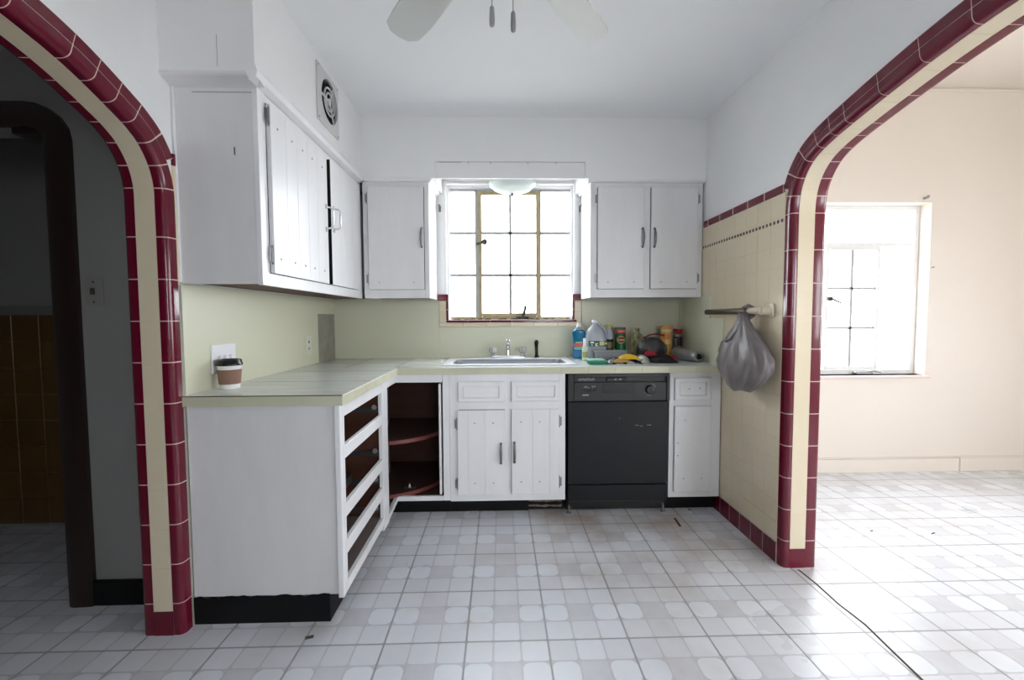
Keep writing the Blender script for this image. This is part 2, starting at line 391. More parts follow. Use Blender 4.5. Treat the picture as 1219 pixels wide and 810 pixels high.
def arch_tiles(A, xk, d, xo, wall, first, ring_z, cov_in, cov_out):
    tot = A[2][-1]; g = .0019; apex = tot / 2
    js = [0]; s = first
    while s < 1.62: js.append(s); s += .1515
    js += [1.66]; s = 1.66
    while s < 2.06: s += .075; js.append(s)
    while s < apex - .05: s += .152; js.append(s)
    js = [j for j in js if j < apex - .03] + [apex]
    js = js + [tot - j for j in reversed(js[:-1])]
    secK = bull(xk, d, cov_in); secO = bull(xo, -d, cov_out)
    for a, b in zip(js, js[1:]):
        obj('bullnose_tile', sweep(A, secK, a + g, b - g), 'red', wall, smooth=True)
        obj('bullnose_tile', sweep(A, secO, a + g, b - g), 'red', wall, smooth=True)
    # outer ring above the tiled dado
    s0 = ring_z
    js2 = [s0] + [j for j in js if s0 + .03 < j < tot - s0 - .03] + [tot - s0]
    for a, b in zip(js2, js2[1:]):
        obj('trim_tile', sweep(A, [(xk - d * .008, .0478), (xk - d * .008, .083), (xk - d * .004, .088), (xk + d * .003, .088), (xk + d * .003, .0478)], a + g, b - g), 'red', wall, smooth=True)
    obj('grout_bed', sweep(A, [(xk - d * .0065, .044), (xk - d * .0065, .083), (xk - d * .003, .0865), (xk + d * .002, .0865), (xk + d * .002, .044)], s0, tot - s0), 'pinkgrout', wall)
    # cream lining of the jamb
    c0, c1 = xk + d * (cov_in + .0015), xo - d * (cov_out + .0015)
    js3 = [.0945]; s = .108
    while s < tot - .11: s += .1515; js3.append(min(s, tot - .0945))
    if tot - .0945 - js3[-1] > .02: js3.append(tot - .0945)
    for a, b in zip(js3, js3[1:]):
        if b - a > .01: obj('lining_tile', sweep(A, [(c0, 0), (c1, 0), (c1, .01), (c0, .01)], a + g * .6, b - g * .6), 'cream', wall)
    for a, b in ((0, .093), (tot - .093, tot)):
        obj('base_tile', sweep(A, [(c0, -.001), (c1, -.001), (c1, .01), (c0, .01)], a + .001, b), 'red', wall)
    obj('grout_bed', sweep(A, [(c0, .0012), (c1, .0012), (c1, .012), (c0, .012)], 0, tot), 'grout', wall)
    for sec, dd_ in ((secK, d), (secO, -d)):
        obj('grout_bed', sweep(A, [(x + dd_ * .0011, w_ + .0011) for x, w_ in sec[:-3]] + sec[-3:], 0, tot), 'pinkgrout', wall, smooth=True)
def arch_wall(name, A, x0, x1, ya, yb, ztop, m, label):
    poly = [(yb, 0)] if yb > A[0][0].x else []
    P, N, S = A
    op = [(P[i].x + N[i].x * .011, P[i].y + N[i].y * .011) for i in range(len(P))]
    poly = [(yb, ztop), (yb, 0)] + op + [(ya, 0), (ya, ztop)]
    bm = bmx(); prism(bm, poly, 'x', x0, x1)
    return obj(name, bm, m, origin=((x0 + x1) / 2, (ya + yb) / 2, 0), kind='structure', label=label)
AR = arch_curve(1.983, [(0, 1.66), (.019, 1.775), (.078, 1.855), (.165, 1.898), (.32, 1.936), (.48, 1.968), (.62, 1.992), (.78, 2.010), (1.05, 2.02)])
AL = arch_curve(1.628, [(0, 1.64), (.016, 1.72), (.06, 1.79), (.105, 1.825), (.145, 1.846), (.285, 1.905), (.40, 1.938), (.55, 1.965), (.75, 1.98)])
wall_right = arch_wall('wall_right', AR, XR, XRo, -2.5, YB + .2, 2.98, 'wall', 'white right wall with burgundy tiled arch to the bright room')
wall_left = arch_wall('wall_left', AL, XLo, XL, -2.5, YB + .2, ZC, 'wall', 'white left wall with burgundy tiled arch to the dark hall')
arch_tiles(AR, XR, 1, XRo, wall_right, .131, 1.76, .024, .05)
arch_tiles(AL, XL, -1, XLo, wall_left, .124, 1.745, .030, .0375)

# tiled dado of the right wall
def tilemesh(name, a, b, c, m, bev=.0008):
    me = finish(B(-a, 0, 0, b, 0, c, bev), name); me.materials.append(M[m]); return me
obj('grout_bed', B(XR - .0076, XR, 2.03, YB, .1, 1.768), 'grout', wall_right)
obj('grout_bed', B(XR - .0108, XR, 2.03, 2.66, 0, .098), 'pinkgrout', wall_right); obj('grout_bed', B(XR - .0108, XR, 2.046, 2.85, 1.769, 1.807), 'pinkgrout', wall_right)
ct = tilemesh('wall_tile', .009, .1072, .1072, 'cream')
for k in range(11):
    y = 2.0305 + k * .108
    for r in range(15):
        z = .1005 + r * .1015
        if y > 2.56 and z < .86: continue
        if y > 2.8 and not z > 1.2: continue
        piece('wall_tile', ct, (XR, y, z), wall_right)
for o_ in [o_ for o_ in COL.objects if o_.name.startswith('wall_tile')]: o_.scale.z = .94
ct2 = tilemesh('wall_tile', .009, .1066, .104, 'cream')
for k in range(8): piece('wall_tile', ct2, (XR, 2.0305 + k * .108, 1.6605), wall_right)
bm = bmx(); box(bm, XR - .0085, XR, 2.0305, 2.86, 1.624, 1.659)
obj('mosaic_strip', bm, 'cream', wall_right)
bm = bmx()
for k in range(28): box(bm, XR - .0098, XR - .006, 2.044 + k * .0295, 2.044 + k * .0295 + .014, 1.634, 1.649)
obj('mosaic_dots', bm, 'dot', wall_right, kind='stuff')
tt = tilemesh('trim_tile', .012, .1450, .041, 'red', .003)
for k in range(5): piece('trim_tile', tt, (XR, 2.046 + k * .1485, 1.7675), wall_right)
te = tilemesh('trim_tile', .012, .060, .041, 'red', .003); piece('trim_tile', te, (XR, 2.046 + 5 * .1485, 1.7675), wall_right)
bt = tilemesh('base_tile', .012, .1050, .098, 'red', .0015)
for k in range(6): piece('base_tile', bt, (XR, 2.0305 + k * .108, 0), wall_right)

# left wall: narrow cream strip beside the arch
for r in range(4): piece('wall_tile', tilemesh('wall_tile', -.006, .016, .106, 'cream', 0), (XL, 1.674, 1.325 + r * .108), wall_left)
piece('trim_tile', tilemesh('trim_tile', -.01, .016, .041, 'red', 0), (XL, 1.674, 1.757), wall_left)
obj('plaster_strip', B(XL, XL + .004, 1.674, 1.691, .0, 1.32), 'greypatch', wall_left)

# ------------------------------------------------------------------ back wall with two window openings
KW = (-.40, .555, 1.172, 2.168); DW = (2.20, 3.21, .742, 2.03)
bm = bmx(); y0, y1 = YB, YB + .2
box(bm, -3.5, KW[0], y0, y1, 0, 2.98); box(bm, KW[0], KW[1], y0, y1, 0, KW[2]); box(bm, KW[0], KW[1], y0, y1, KW[3], 2.98)
box(bm, KW[1], 1.41, y0, y1, 0, 2.98)
wall_back = obj('wall_back', bm, 'wall', origin=(0, YB + .1, 0), kind='structure', label='white back wall of the kitchen around the sink window')
bm = bmx()
box(bm, 1.41, DW[0], y0, y1, 0, 2.98); box(bm, DW[0], DW[1], y0, y1, 0, DW[2]); box(bm, DW[0], DW[1], y0, y1, DW[3], 2.98); box(bm, DW[1], 4.6, y0, y1, 0, 2.98)
wall_dining = obj('wall_back_dining', bm, 'dining', origin=(3, YB + .1, 0), kind='structure', label='cream back wall of the bright room beyond the right arch')
obj('hook', tube(bmx(), [(3.15, YB, 2.06), (3.15, YB - .03, 2.06), (3.15, YB - .035, 2.075)], .008, 8), 'offwhitep', wall_dining)
obj('nail', tube(bmx(), [(3.23, YB, 1.55), (3.23, YB - .02, 1.555)], .004, 6), 'steel', wall_dining)
obj('crack_moulding', B(XRo, DX1, YB - .010, YB, 2.835, 2.85, .003), 'dining', wall_dining)

# outer and rear walls
def holed(bm, axis, c0, c1, a0, a1, z0, z1, holes):
    """wall slab in the plane axis=const with rectangular holes (a, b, z0, z1), sorted"""
    def bb(p, q, r, s):
        if q - p < 1e-4 or s - r < 1e-4: return
        if axis == 'x': box(bm, c0, c1, p, q, r, s)
        else: box(bm, p, q, c0, c1, r, s)
    cur = a0
    for (p, q, r, s) in sorted(holes):
        bb(cur, p, z0, z1); bb(p, q, z0, r); bb(p, q, s, z1); cur = q
    bb(cur, a1, z0, z1)
    return bm
SW = [(-1.7, -.9, .9, 1.95), (.1, 1.5, .75, 2.1)]  # side windows out of view, sized for the daylight they let in
wall_side = obj('wall_side_dining', holed(bmx(), 'x', DX1, DX1 + .2, -2.5, YB + .2, 0, 2.98, SW), 'dining', kind='structure', label='cream side wall with two windows in the bright room')
RW = (2.7, 4.1, .8, 2.05); RW2 = (.5, 1.25, 1.0, 2.0)  # rear windows added out of view to steer the fill light
wall_rear = obj('wall_rear', holed(bmx(), 'y', YR - .15, YR, -3.5, 4.6, 0, 2.98, [RW, RW2]), 'wall', kind='structure', label='white rear wall behind the camera')
def plain_window(name, axis, c, a0, a1, z0, z1, label):
    bm = bmx(); t = .03
    def bb(b, p, q, r, s, th=.02):
        if axis == 'x': box(b, c - th, c + th, p, q, r, s)
        else: box(b, p, q, c - th, c + th, r, s)
    bb(bm, a0, a1, z0, z0 + t); bb(bm, a0, a1, z1 - t, z1); bb(bm, a0, a0 + t, z0 + t, z1 - t); bb(bm, a1 - t, a1, z0 + t, z1 - t)
    n = 3
    for k in range(1, n): p = a0 + (a1 - a0) * k / n; bb(bm, p - .012, p + .012, z0 + t, z1 - t, .012)
    o = obj(name, bm, 'whitesash', kind='structure', label=label)
    for k in range(n):
        g = bmx(); bb(g, a0 + (a1 - a0) * k / n + .012, a0 + (a1 - a0) * (k + 1) / n - .012, z0 + t, z1 - t, .0015); obj('pane', g, 'glass', o)
plain_window('window_3', 'x', DX1 + .1, SW[0][0], SW[0][1], SW[0][2], SW[0][3], 'unseen white framed window in the side wall nearest the camera')
plain_window('window_4', 'x', DX1 + .1, SW[1][0], SW[1][1], SW[1][2], SW[1][3], 'unseen white framed window in the side wall farther from the camera')
plain_window('fill_window_5', 'y', YR - .08, RW[0], RW[1], RW[2], RW[3], 'unseen window added for fill light in the rear wall of the bright room')
plain_window('fill_window_6', 'y', YR - .08, RW2[0], RW2[1], RW2[2], RW2[3], 'unseen window added for fill light in the kitchen wall behind the camera')
obj('ground', B(-30, 34, -30, 40, -.7, -.6), 'concrete', kind='structure', label='pale ground outside the house')

# baseboard of the dining room
bb_ = obj('baseboard_dining', B(XRo + .002, 3.50, YB - .016, YB, 0, .105, .004), 'dining', kind='structure', label='painted baseboard along the cream back wall')
obj('board', B(3.503, DX1, YB - .018, YB, 0, .108, .004), 'dining', bb_)
obj('top_bead', B(XRo + .002, DX1, YB - .012, YB, .108, .116, .002), 'dining', bb_)

# ------------------------------------------------------------------ hall beyond the left arch
HY = 1.83; DR = (-2.65, -1.79, 0, 1.95)
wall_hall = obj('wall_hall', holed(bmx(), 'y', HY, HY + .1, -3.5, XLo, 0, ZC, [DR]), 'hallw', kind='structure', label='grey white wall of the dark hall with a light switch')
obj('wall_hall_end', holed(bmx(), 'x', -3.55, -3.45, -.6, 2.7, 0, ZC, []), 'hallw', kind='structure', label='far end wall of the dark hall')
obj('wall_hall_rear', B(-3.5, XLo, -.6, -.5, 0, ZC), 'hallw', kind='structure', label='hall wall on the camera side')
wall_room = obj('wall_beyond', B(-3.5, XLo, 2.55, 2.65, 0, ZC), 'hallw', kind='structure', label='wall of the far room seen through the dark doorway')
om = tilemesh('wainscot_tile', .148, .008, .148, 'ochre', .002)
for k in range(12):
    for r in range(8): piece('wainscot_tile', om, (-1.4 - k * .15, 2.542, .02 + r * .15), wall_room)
obj('border', B(-3.3, -1.4, 2.538, 2.55, 1.222, 1.27, .003), 'greyborder', wall_room)
path = [(-1.745, 0), (-1.745, 1.0), (-1.745, 1.90)] + [(-1.865 + .12 * cos(a), 1.90 + .10 * sin(a)) for a in [radians(k * 18) for k in range(1, 6)]] + [(-2.3, 2.0), (-2.70, 2.0)] + [(-2.705, 1.9), (-2.705, 0)]
bm = bmx(); rs = []
for i, (x, z) in enumerate(path):
    t = Vector((path[min(i + 1, len(path) - 1)][0] - path[max(i - 1, 0)][0], path[min(i + 1, len(path) - 1)][1] - path[max(i - 1, 0)][1])).normalized(); n = Vector((t.y, -t.x)); hw = .048
    rs.append([Vector((x + n.x * q, y_, z + n.y * q)) for q, y_ in ((-hw, HY), (-hw, HY - .02), (-hw + .02, HY - .026), (hw - .015, HY - .022), (hw, HY - .018), (hw, HY))])
rings(bm, rs)
door1 = obj('door_1', bm, 'wood', kind='structure', smooth=True, label='dark stained doorway casing with rounded corner in the hall', origin=(-2.2, HY, 0))
obj('jamb', B(-1.80, -1.785, HY - .005, HY + .11, 0, 1.95), 'wood', door1)
obj('spandrel', B(-1.93, -1.785, HY, HY + .1, 1.93, 1.99), 'wood', door1)
obj('baseboard_hall', B(-1.70, XLo, HY - .018, HY, 0, .105, .003), 'black', kind='structure', label='black baseboard of the dark hall')
sw = thing('light_switch', (-1.64, HY, 1.245), 'aged switch plate on the dark hall wall', 'light switch')
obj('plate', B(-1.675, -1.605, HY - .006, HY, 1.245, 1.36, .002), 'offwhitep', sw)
obj('toggle', B(-1.647, -1.635, HY - .018, HY - .006, 1.292, 1.318, .002), 'darkmetal', sw)
for z in (1.262, 1.343): obj('screw', lathe(bmx(), [(.004, HY - .008), (.004, HY - .006)], (-1.641, 0, z), 8, 'y'), 'darkmetal', sw)

# ------------------------------------------------------------------ backsplash panels
obj('backsplash_panel', B(XL + .004, KW[0] - .045, YB - .006, YB, .9, 1.325), 'green', wall_back)
obj('backsplash_panel', B(KW[1] + .045, XR - .008, YB - .006, YB, .9, 1.325), 'green', wall_back)
obj('backsplash_panel', B(KW[0] - .0445, KW[1] + .0445, YB - .006, YB, .9, 1.124), 'green', wall_back)
obj('backsplash_panel', B(XL, XL + .006, 1.692, 2.92, .9, 1.325), 'green', wall_left)
obj('backsplash_panel', B(XL, XL + .006, 2.92, YB, 1.222, 1.325), 'green', wall_left)
obj('bare_patch', B(XL, XL + .002, 2.92, YB, .9, 1.222), 'greypatch', wall_left)
obj('backsplash_panel', B(XR - .015, XR - .009, 2.56, YB - .006, .9, 1.183), 'green', wall_right)
obj('backsplash_panel', B(XR - .015, XR - .009, 2.735, YB - .006, 1.183, 1.325), 'green', wall_right)

# ------------------------------------------------------------------ soffit (bulkhead) above the cabinets
SX, SY = -.87, 2.845
bm = bmx()
box(bm, XL, SX, 1.635, SY, 2.075, ZC); box(bm, XL, -.41, SY, YB, 2.082, ZC); box(bm, -.41, .55, SY, YB, 2.185, ZC); box(bm, .55, XR, SY, YB, 2.082, ZC)
soff = obj('wall_soffit', bm, 'wall', origin=(0, 2.4, 2.075), kind='structure', label='white boxed soffit running above the wall cabinets')
bm = bmx(); prism(bm, [(SX, 2.075), (SX + .004, 2.10), (SX + .012, 2.075), (SX + .006, 2.055), (SX - .02, 2.045), (SX - .03, 2.075)], 'y', 1.63, SY)
obj('moulding', bm, 'white', soff)
bm = bmx(); prism(bm, [(1.6345, 2.075), (1.6345, 2.066), (1.640, 2.060), (1.689, 2.044), (1.70, 2.075)], 'x', XL, SX + .006)
obj('moulding', bm, 'white2', soff)
obj('valance', B(-.409, .549, SY + .012, SY + .030, 2.083, 2.184, .0015), 'wall', soff)
for x in (-.20, -.06, .18, .36): obj('nail_hole', B(x, x + .006, SY + .0112, SY + .0122, 2.176, 2.181), 'chip', soff)
obj('gap_line', B(-.39, -.24, SY + .0112, SY + .0122, 2.1805, 2.1835), 'seamgrey', soff)
obj('board_seam', B(-1.0, -.999, 1.6335, 1.636, 2.09, 2.20), 'seamgrey', soff)
obj('shade_rail', B(-.37, .53, 3.15, 3.18, 2.165, 2.18, .003), 'sash', soff)

# ------------------------------------------------------------------ kitchen window
win = bmx()
x0, x1, z0, z1 = KW
def frame(bm, a0, a1, b0, b1, t, ya, yb, bottom=True, bev=.002):
    box(bm, a0, a0 + t, ya, yb, b0, b1, bev); box(bm, a1 - t, a1, ya, yb, b0, b1, bev); box(bm, a0 + t, a1 - t, ya, yb, b1 - t, b1, bev)
    if bottom: box(bm, a0 + t, a1 - t, ya, yb, b0, b0 + t, bev)
frame(win, x0, x1, z0, z1, .016, YB - .012, YB + .08, False)
frame(win, x0 + .016, x1 - .016, z0, z1 - .016, .014, YB + .03, YB + .09, False)
frame(win, x0 + .030, x1 - .030, z0, z1 - .03, .008, YB + .055, YB + .10, True)
window1 = obj('window_1', win, 'white', kind='structure', label='steel casement window of twelve panes above the sink', origin=(.08, YB + .1, 1.17))
WY = YB + .062
gx0, gx1, gz0, gz1 = -.362, .517, 1.196, 2.128
zs = [1.196, 1.506, 1.816, 2.118]
def bar(name, a0, a1, b0, b1, m, ya=WY - .010, yb=WY + .014, par=None): return obj(name, B(a0, a1, ya, yb, b0, b1, .001), m, par or window1)
bar('mullion', -.182, -.158, gz0, gz1, 'sash'); bar('mullion', .293, .306, gz0, gz1, 'tan'); bar('sash_rail', gx0, gx1, 1.180, 1.20, 'tan')
bar('sash_rail', gx0, gx1, 2.118, 2.132, 'sash')
for z in zs[1:3]:
    bar('muntin', gx0, -.182, z - .010, z + .010, 'sash'); bar('muntin', .306, gx1, z - .010, z + .010, 'sash')
cs = bmx(); frame(cs, -.158, .293, 1.200, 2.118, .026, WY - .018, WY + .006, True)
sash = obj('casement_sash', cs, 'tan', window1)
for z in zs[1:3]: bar('muntin', -.132, .267, z - .010, z + .010, 'sash', WY - .012, WY + .006, sash)
bar('muntin', .068, .088, 1.226, 2.092, 'sash', WY - .012, WY + .006, sash)
for (a, b) in ((gx0, -.182), (.306, gx1)):
    for k in range(3): obj('pane', B(a, b, WY, WY + .003, zs[k] + .006, zs[k + 1] - .006), 'glass', window1)
for (a, b) in ((-.132, .072), (.084, .267)):
    for k in range(3): obj('pane', B(a, b, WY - .006, WY - .003, max(zs[k] + .006, 1.226), min(zs[k + 1] - .006, 2.092)), 'glass', window1)
bm = bmx(); lathe(bm, [(.021, WY - .032), (.021, WY - .018)], (-.112, 0, 1.748), 16, 'y'); tube(bm, [(-.112, WY - .036, 1.748), (-.135, WY - .046, 1.735), (-.17, WY - .046, 1.728)], [.011, .010, .009], 8)
obj('latch_handle', bm, 'darkmetal', window1, smooth=True)
bm = bmx(); tube(bm, [(.170, WY - .03, 1.195), (.172, WY - .035, 1.215), (.183, WY - .04, 1.25), (.187, WY - .04, 1.28)], [.012, .011, .010, .011], 8); box(bm, .12, .21, WY - .04, WY - .012, 1.188, 1.203, .003)
obj('crank_handle', bm, 'darkmetal', window1, smooth=True)
bm = bmx()
for k in range(26):
    x = random.uniform(gx0, gx1); s_ = random.uniform(.008, .03)
    lathe(bm, [(s_, 0), (s_ * .8, .004), (s_ * .3, .008)], (x, YB + .03, 1.178), 6, sy=.4)
obj('sill_dirt', bm, 'dirt', window1, kind='stuff')
obj('sill', B(x0 + .016, x1 - .016, YB - .004, YB + .055, 1.166, 1.178), 'white', window1)
# tile border of the window
def tl(name, a0, a1, b0, b1, m, d=.014): obj(name, B(a0, a1, YB - d, YB + .004, b0, b1, .002), m, wall_back)
n = 6; wd = (.561 + .391) / n
for k in range(n):
    tl('sill_tile', -.391 + k * wd + .0008, -.391 + (k + 1) * wd - .0008, 1.158, 1.173, 'red', .02)
    tl('border_tile', -.443 + k * (1.037 / n) + .0008, -.443 + (k + 1) * (1.037 / n) - .0008, 1.126, 1.157, 'cream')
for sx in (0, 1):
    a = (lambda u: u) if not sx else (lambda u: .152 - u)
    def tt_(nm, p, q, r, s_, m, d=.014):
        lo, hi = sorted((a(p), a(q))); tl(nm, lo, hi, r, s_, m, d)
    tt_('sill_tile', -.391, -.376, 1.174, 1.25, 'red', .02); tt_('sill_tile', -.391, -.376, 1.2515, 1.318, 'red', .02)
    tt_('border_tile', -.443, -.392, 1.158, 1.236, 'cream'); tt_('border_tile', -.443, -.392, 1.2375, 1.316, 'cream')
    tt_('sill_tile', -.452, -.376, 1.3185, 1.362, 'red', .024)
for sx, x in ((1, -.43), (-1, .585)):
    obj('curtain_bracket', B(x - .006, x + .006, YB - .045, YB, 1.99, 2.0, .002), 'pewter', wall_back); obj('curtain_bracket', B(x - .008, x + .008, YB - .008, YB, 1.955, 2.0, .002), 'pewter', wall_back)

# ------------------------------------------------------------------ dining window
dx0, dx1, dz0, dz1 = DW; DYW = YB + .12
bm = bmx(); frame(bm, dx0, dx1, dz0, dz1, .035, DYW - .03, DYW + .05, True)
box(bm, dx0 + .035, dx1 - .035, DYW - .02, DYW + .03, 1.722, 1.752, .002)
window2 = obj('window_2', bm, 'whitesash', kind='structure', label='white steel casement window in the bright room beyond the right arch', origin=(2.7, DYW, dz0))
obj('sill', B(dx0 - .02, dx1 + .03, YB - .025, DYW - .03, .722, .742, .004), mat('pinkish_sill', (226, 202, 196), .4), window2)
cx0, cx1 = 2.50, 2.925
cols = [dx0 + .035, cx0, (cx0 + .03 + cx1 - .03) / 2, cx1, dx1 - .035]
dzs = [.79, 1.10, 1.405, 1.712]
cs = bmx(); frame(cs, cx0, cx1, .777, 1.722, .024, DYW - .022, DYW + .01, True); dsash = obj('casement_sash', cs, 'whitesash', window2)
for z in dzs[1:3]:
    bar('muntin', cx0 + .02, cx1 - .02, z - .010, z + .010, 'sash', DYW - .012, DYW + .006, dsash)
    bar('muntin', cx1, dx1 - .035, z - .004, z + .004, 'whitesash', DYW - .008, DYW + .008, window2); bar('muntin', dx0 + .035, cx0, z - .006, z + .006, 'whitesash', DYW - .008, DYW + .008, window2)
mxx = (cx0 + cx1) / 2
bar('muntin', mxx - .010, mxx + .010, .797, 1.702, 'sash', DYW - .012, DYW + .006, dsash)
for a, b in ((cx0 + .02, mxx - .006), (mxx + .006, cx1 - .02)):
    for k in range(3): obj('pane', B(a, b, DYW - .003, DYW, max(dzs[k] + .006, .797), min(dzs[k + 1] - .006, 1.702)), 'glass', window2)
for a, b in ((dx0 + .035, cx0), (cx1, dx1 - .035)):
    for k in range(3): obj('pane', B(a, b, DYW + .002, DYW + .005, dzs[k] + .006 - .008 * (k == 0), dzs[k + 1] - .006), 'glass', window2)
obj('pane', B(dx0 + .035, dx1 - .035, DYW + .002, DYW + .005, 1.752, dz1 - .035), 'glass', window2)
bm = bmx(); lathe(bm, [(.018, DYW - .035), (.018, DYW - .022)], (cx0 + .035, 0, 1.325), 14, 'y'); tube(bm, [(cx0 + .035, DYW - .04, 1.325), (cx0 + .11, DYW - .045, 1.29)], [.008, .006], 8)
obj('latch_handle', bm, 'darkmetal', window2, smooth=True)
bm = bmx(); box(bm, 2.72, 2.86, DYW - .07, DYW - .03, .742, .766, .006); tube(bm, [(2.80, DYW - .08, .765), (2.84, DYW - .09, .772), (2.90, DYW - .085, .762)], .007, 8)
obj('crank_handle', bm, 'steel', window2, smooth=True)

# ------------------------------------------------------------------ hardware shared by the cabinets
def hinge_mesh(nm='hinge'):      # leaf in the x-z plane facing -y, centre 0, 60 mm tall
    bm = bmx(); lathe(bm, [(.004, -.03), (.0045, -.028), (.0045, .028), (.004, .03)], (0, -.004, 0), 8)
    lathe(bm, [(.002, .03), (.0035, .034), (.001, .038)], (0, -.004, 0), 8); lathe(bm, [(.001, -.038), (.0035, -.034), (.002, -.03)], (0, -.004, 0), 8)
    box(bm, .003, .014, -.002, 0, -.026, .026); box(bm, -.014, -.003, -.002, 0, -.026, .026)
    me = finish(bm, nm); me.materials.append(M['steel']); return me
HINGE = hinge_mesh()
HINGEW = HINGE.copy(); HINGEW.materials.clear(); HINGEW.materials.append(M['white2'])
def pull_mesh():                 # spindle bar pull facing -y, 124 mm tall
    bm = bmx(); rs = []
    for k in range(13):
        t = k / 12; z = -.062 + .124 * t; y = -.004 - .022 * sin(pi * t) ** .6; r = .0045 + .0035 * sin(pi * t)
        rs.append((0, y, z, r))
    tube(bm, [(a, b, c) for a, b, c, d in rs], [d for *_, d in rs], 8)
    lathe(bm, [(.008, -.004), (.008, 0)], (0, 0, -.058), 10, 'y'); lathe(bm, [(.008, -.004), (.008, 0)], (0, 0, .058), 10, 'y')
    me = finish(bm, 'pull'); me.materials.append(M['pewter'])
    for p_ in me.polygons: p_.use_smooth = True
    return me
PULL = pull_mesh()
def wire_pull():                 # bent wire pull in the x-z plane standing out along +x... faces +x
    bm = bmx(); tube(bm, [(0, 0, -.055), (.02, 0, -.052), (.034, 0, -.045), (.036, 0, 0), (.034, 0, .045), (.02, 0, .052), (0, 0, .055)], .0045, 8)
    box(bm, 0, .003, -.008, .008, -.07, -.045, .001); box(bm, 0, .003, -.008, .008, .045, .07, .001)
    me = finish(bm, 'pull'); me.materials.append(M['chrome']); return me
WPULL = wire_pull()
bm = bmx(); lathe(bm, [(.0045, -.0022), (.005, -.001), (.005, 0)], n=8, axis='y'); SCREW = finish(bm, 'screw'); SCREW.materials.append(mat('painted_screw', (176, 174, 172), .5))
def plank_door(par, xs, yf, z0, z1, m, name='door', th=.019):
    """door of vertical planks facing -y; xs are plank edges"""
    d = obj(name, B(xs[0] + .003, xs[-1] - .003, yf - th + .004, yf - .001, z0 + .003, z1 - .003), m, par)
    for a, b in zip(xs, xs[1:]): obj('plank', B(a + .0006, b - .0006, yf - th, yf - th + .0045, z0, z1, .0014), m, d)
    return d
def panel_front(par, x0, x1, z0, z1, yf, m, ix0, ix1, iz0, iz1):
    d = obj('drawer_front', bmx_front(x0, x1, z0, z1, yf, ix0, ix1, iz0, iz1), m, par)
    return d
def bmx_front(x0, x1, z0, z1, yf, ix0, ix1, iz0, iz1):
    bm = bmx(); y = yf - .018
    o_ = [(x0, z0), (x1, z0), (x1, z1), (x0, z1)]; i_ = [(ix0, iz0), (ix1, iz0), (ix1, iz1), (ix0, iz1)]
    e = .004
    o2 = [(x0 + e, z0 + e), (x1 - e, z0 + e), (x1 - e, z1 - e), (x0 + e, z1 - e)]
    i2 = [(ix0 + .006, iz0 + .006), (ix1 - .006, iz0 + .006), (ix1 - .006, iz1 - .006), (ix0 + .006, iz1 - .006)]
    P = lambda l, yy: [Vector((a, yy, b)) for a, b in l]
    rings(bm, [P(o_, yf), P(o_, y + e), P(o2, y), P(i_, y), P(i_, y + .011), P(i2, y + .007)])
    return bm

# ------------------------------------------------------------------ base cabinets
FX, FY, KZ, CZ0, CZ = -.617, 2.58, .10, .86, .90
t = thing('drawer_base_cabinet', (-.9, 2.0, 0), 'white base cabinet with four empty drawer openings under the left counter', 'cabinet')
obj('side_panel', B(-1.198, FX - .022, 1.690, 1.708, KZ + .008, CZ0, .001), 'white2', t)
obj('corner_stile', B(FX - .0215, FX, 1.680, 1.708, KZ - .002, CZ0, .002), 'white', t)
obj('stile', B(FX - .020, FX, 1.7085, 1.729, KZ, CZ0, .0015), 'white', t)
obj('stile', B(FX - .020, FX, 2.275, 2.384, KZ - .03, CZ0, .0015), 'white', t)
for a, b in ((.806, CZ0), (.637, .690), (.400, .456), (.250, .306), (KZ, .142)): obj('rail', B(FX - .019, FX - .0005, 1.7295, 2.2745, a, b, .0015), 'white', t)
bm = bmx(); n = 22; top = [(-1.198 + (.523) * k / n, .106 + random.uniform(-.006, .008)) for k in range(n + 1)]
prism(bm, [(-1.198, 0), (-.675, 0)] + list(reversed(top)), 'y', 1.6865, 1.6895)
obj('toe_kick', bm, 'black', t); obj('toe_kick', B(-.690, -.675, 1.69, 2.62, 0, KZ, 0), 'black', t)
obj('back_panel', B(-1.195, -1.187, 1.709, 2.30, KZ, CZ0), 'brown', t)
obj('inner_side', B(-1.186, FX - .0225, 1.7085, 1.716, KZ, CZ0), 'brown', t); obj('inner_side', B(-1.186, FX - .021, 2.295, 2.303, KZ, CZ0), 'brown', t)
obj('bottom_board', B(-1.186, FX - .021, 1.7165, 2.2945, KZ + .03, KZ + .042), 'tray', t)
M['slide'] = mat('dull_slide_steel', (84, 82, 82), .45, metal=.6)
for z in (.700, .47, .318, .165):
    for y in (1.7165, 2.2805):
        s_ = obj('drawer_slide', B(-1.15, FX - .024, y, y + .014, z, z + .028, .002), 'slide', t)
        yy = y + (.020 if y < 2 else -.006)
        obj('roller', lathe(bmx(), [(.012, yy - .005), (.013, yy - .003), (.013, yy + .003), (.012, yy + .005)], (FX - .04, 0, z + .03), 14, 'y'), 'offwhitep', s_, smooth=True)
for z in (.72, .49, .335):
    obj('cross_bar', B(-.80, -.78, 1.731, 2.279, z, z + .05, .002), 'slide', t)
obj('paper_slip', B(-.86, -.83, 1.98, 2.10, KZ + .042, KZ + .0435), 'whitep', t)

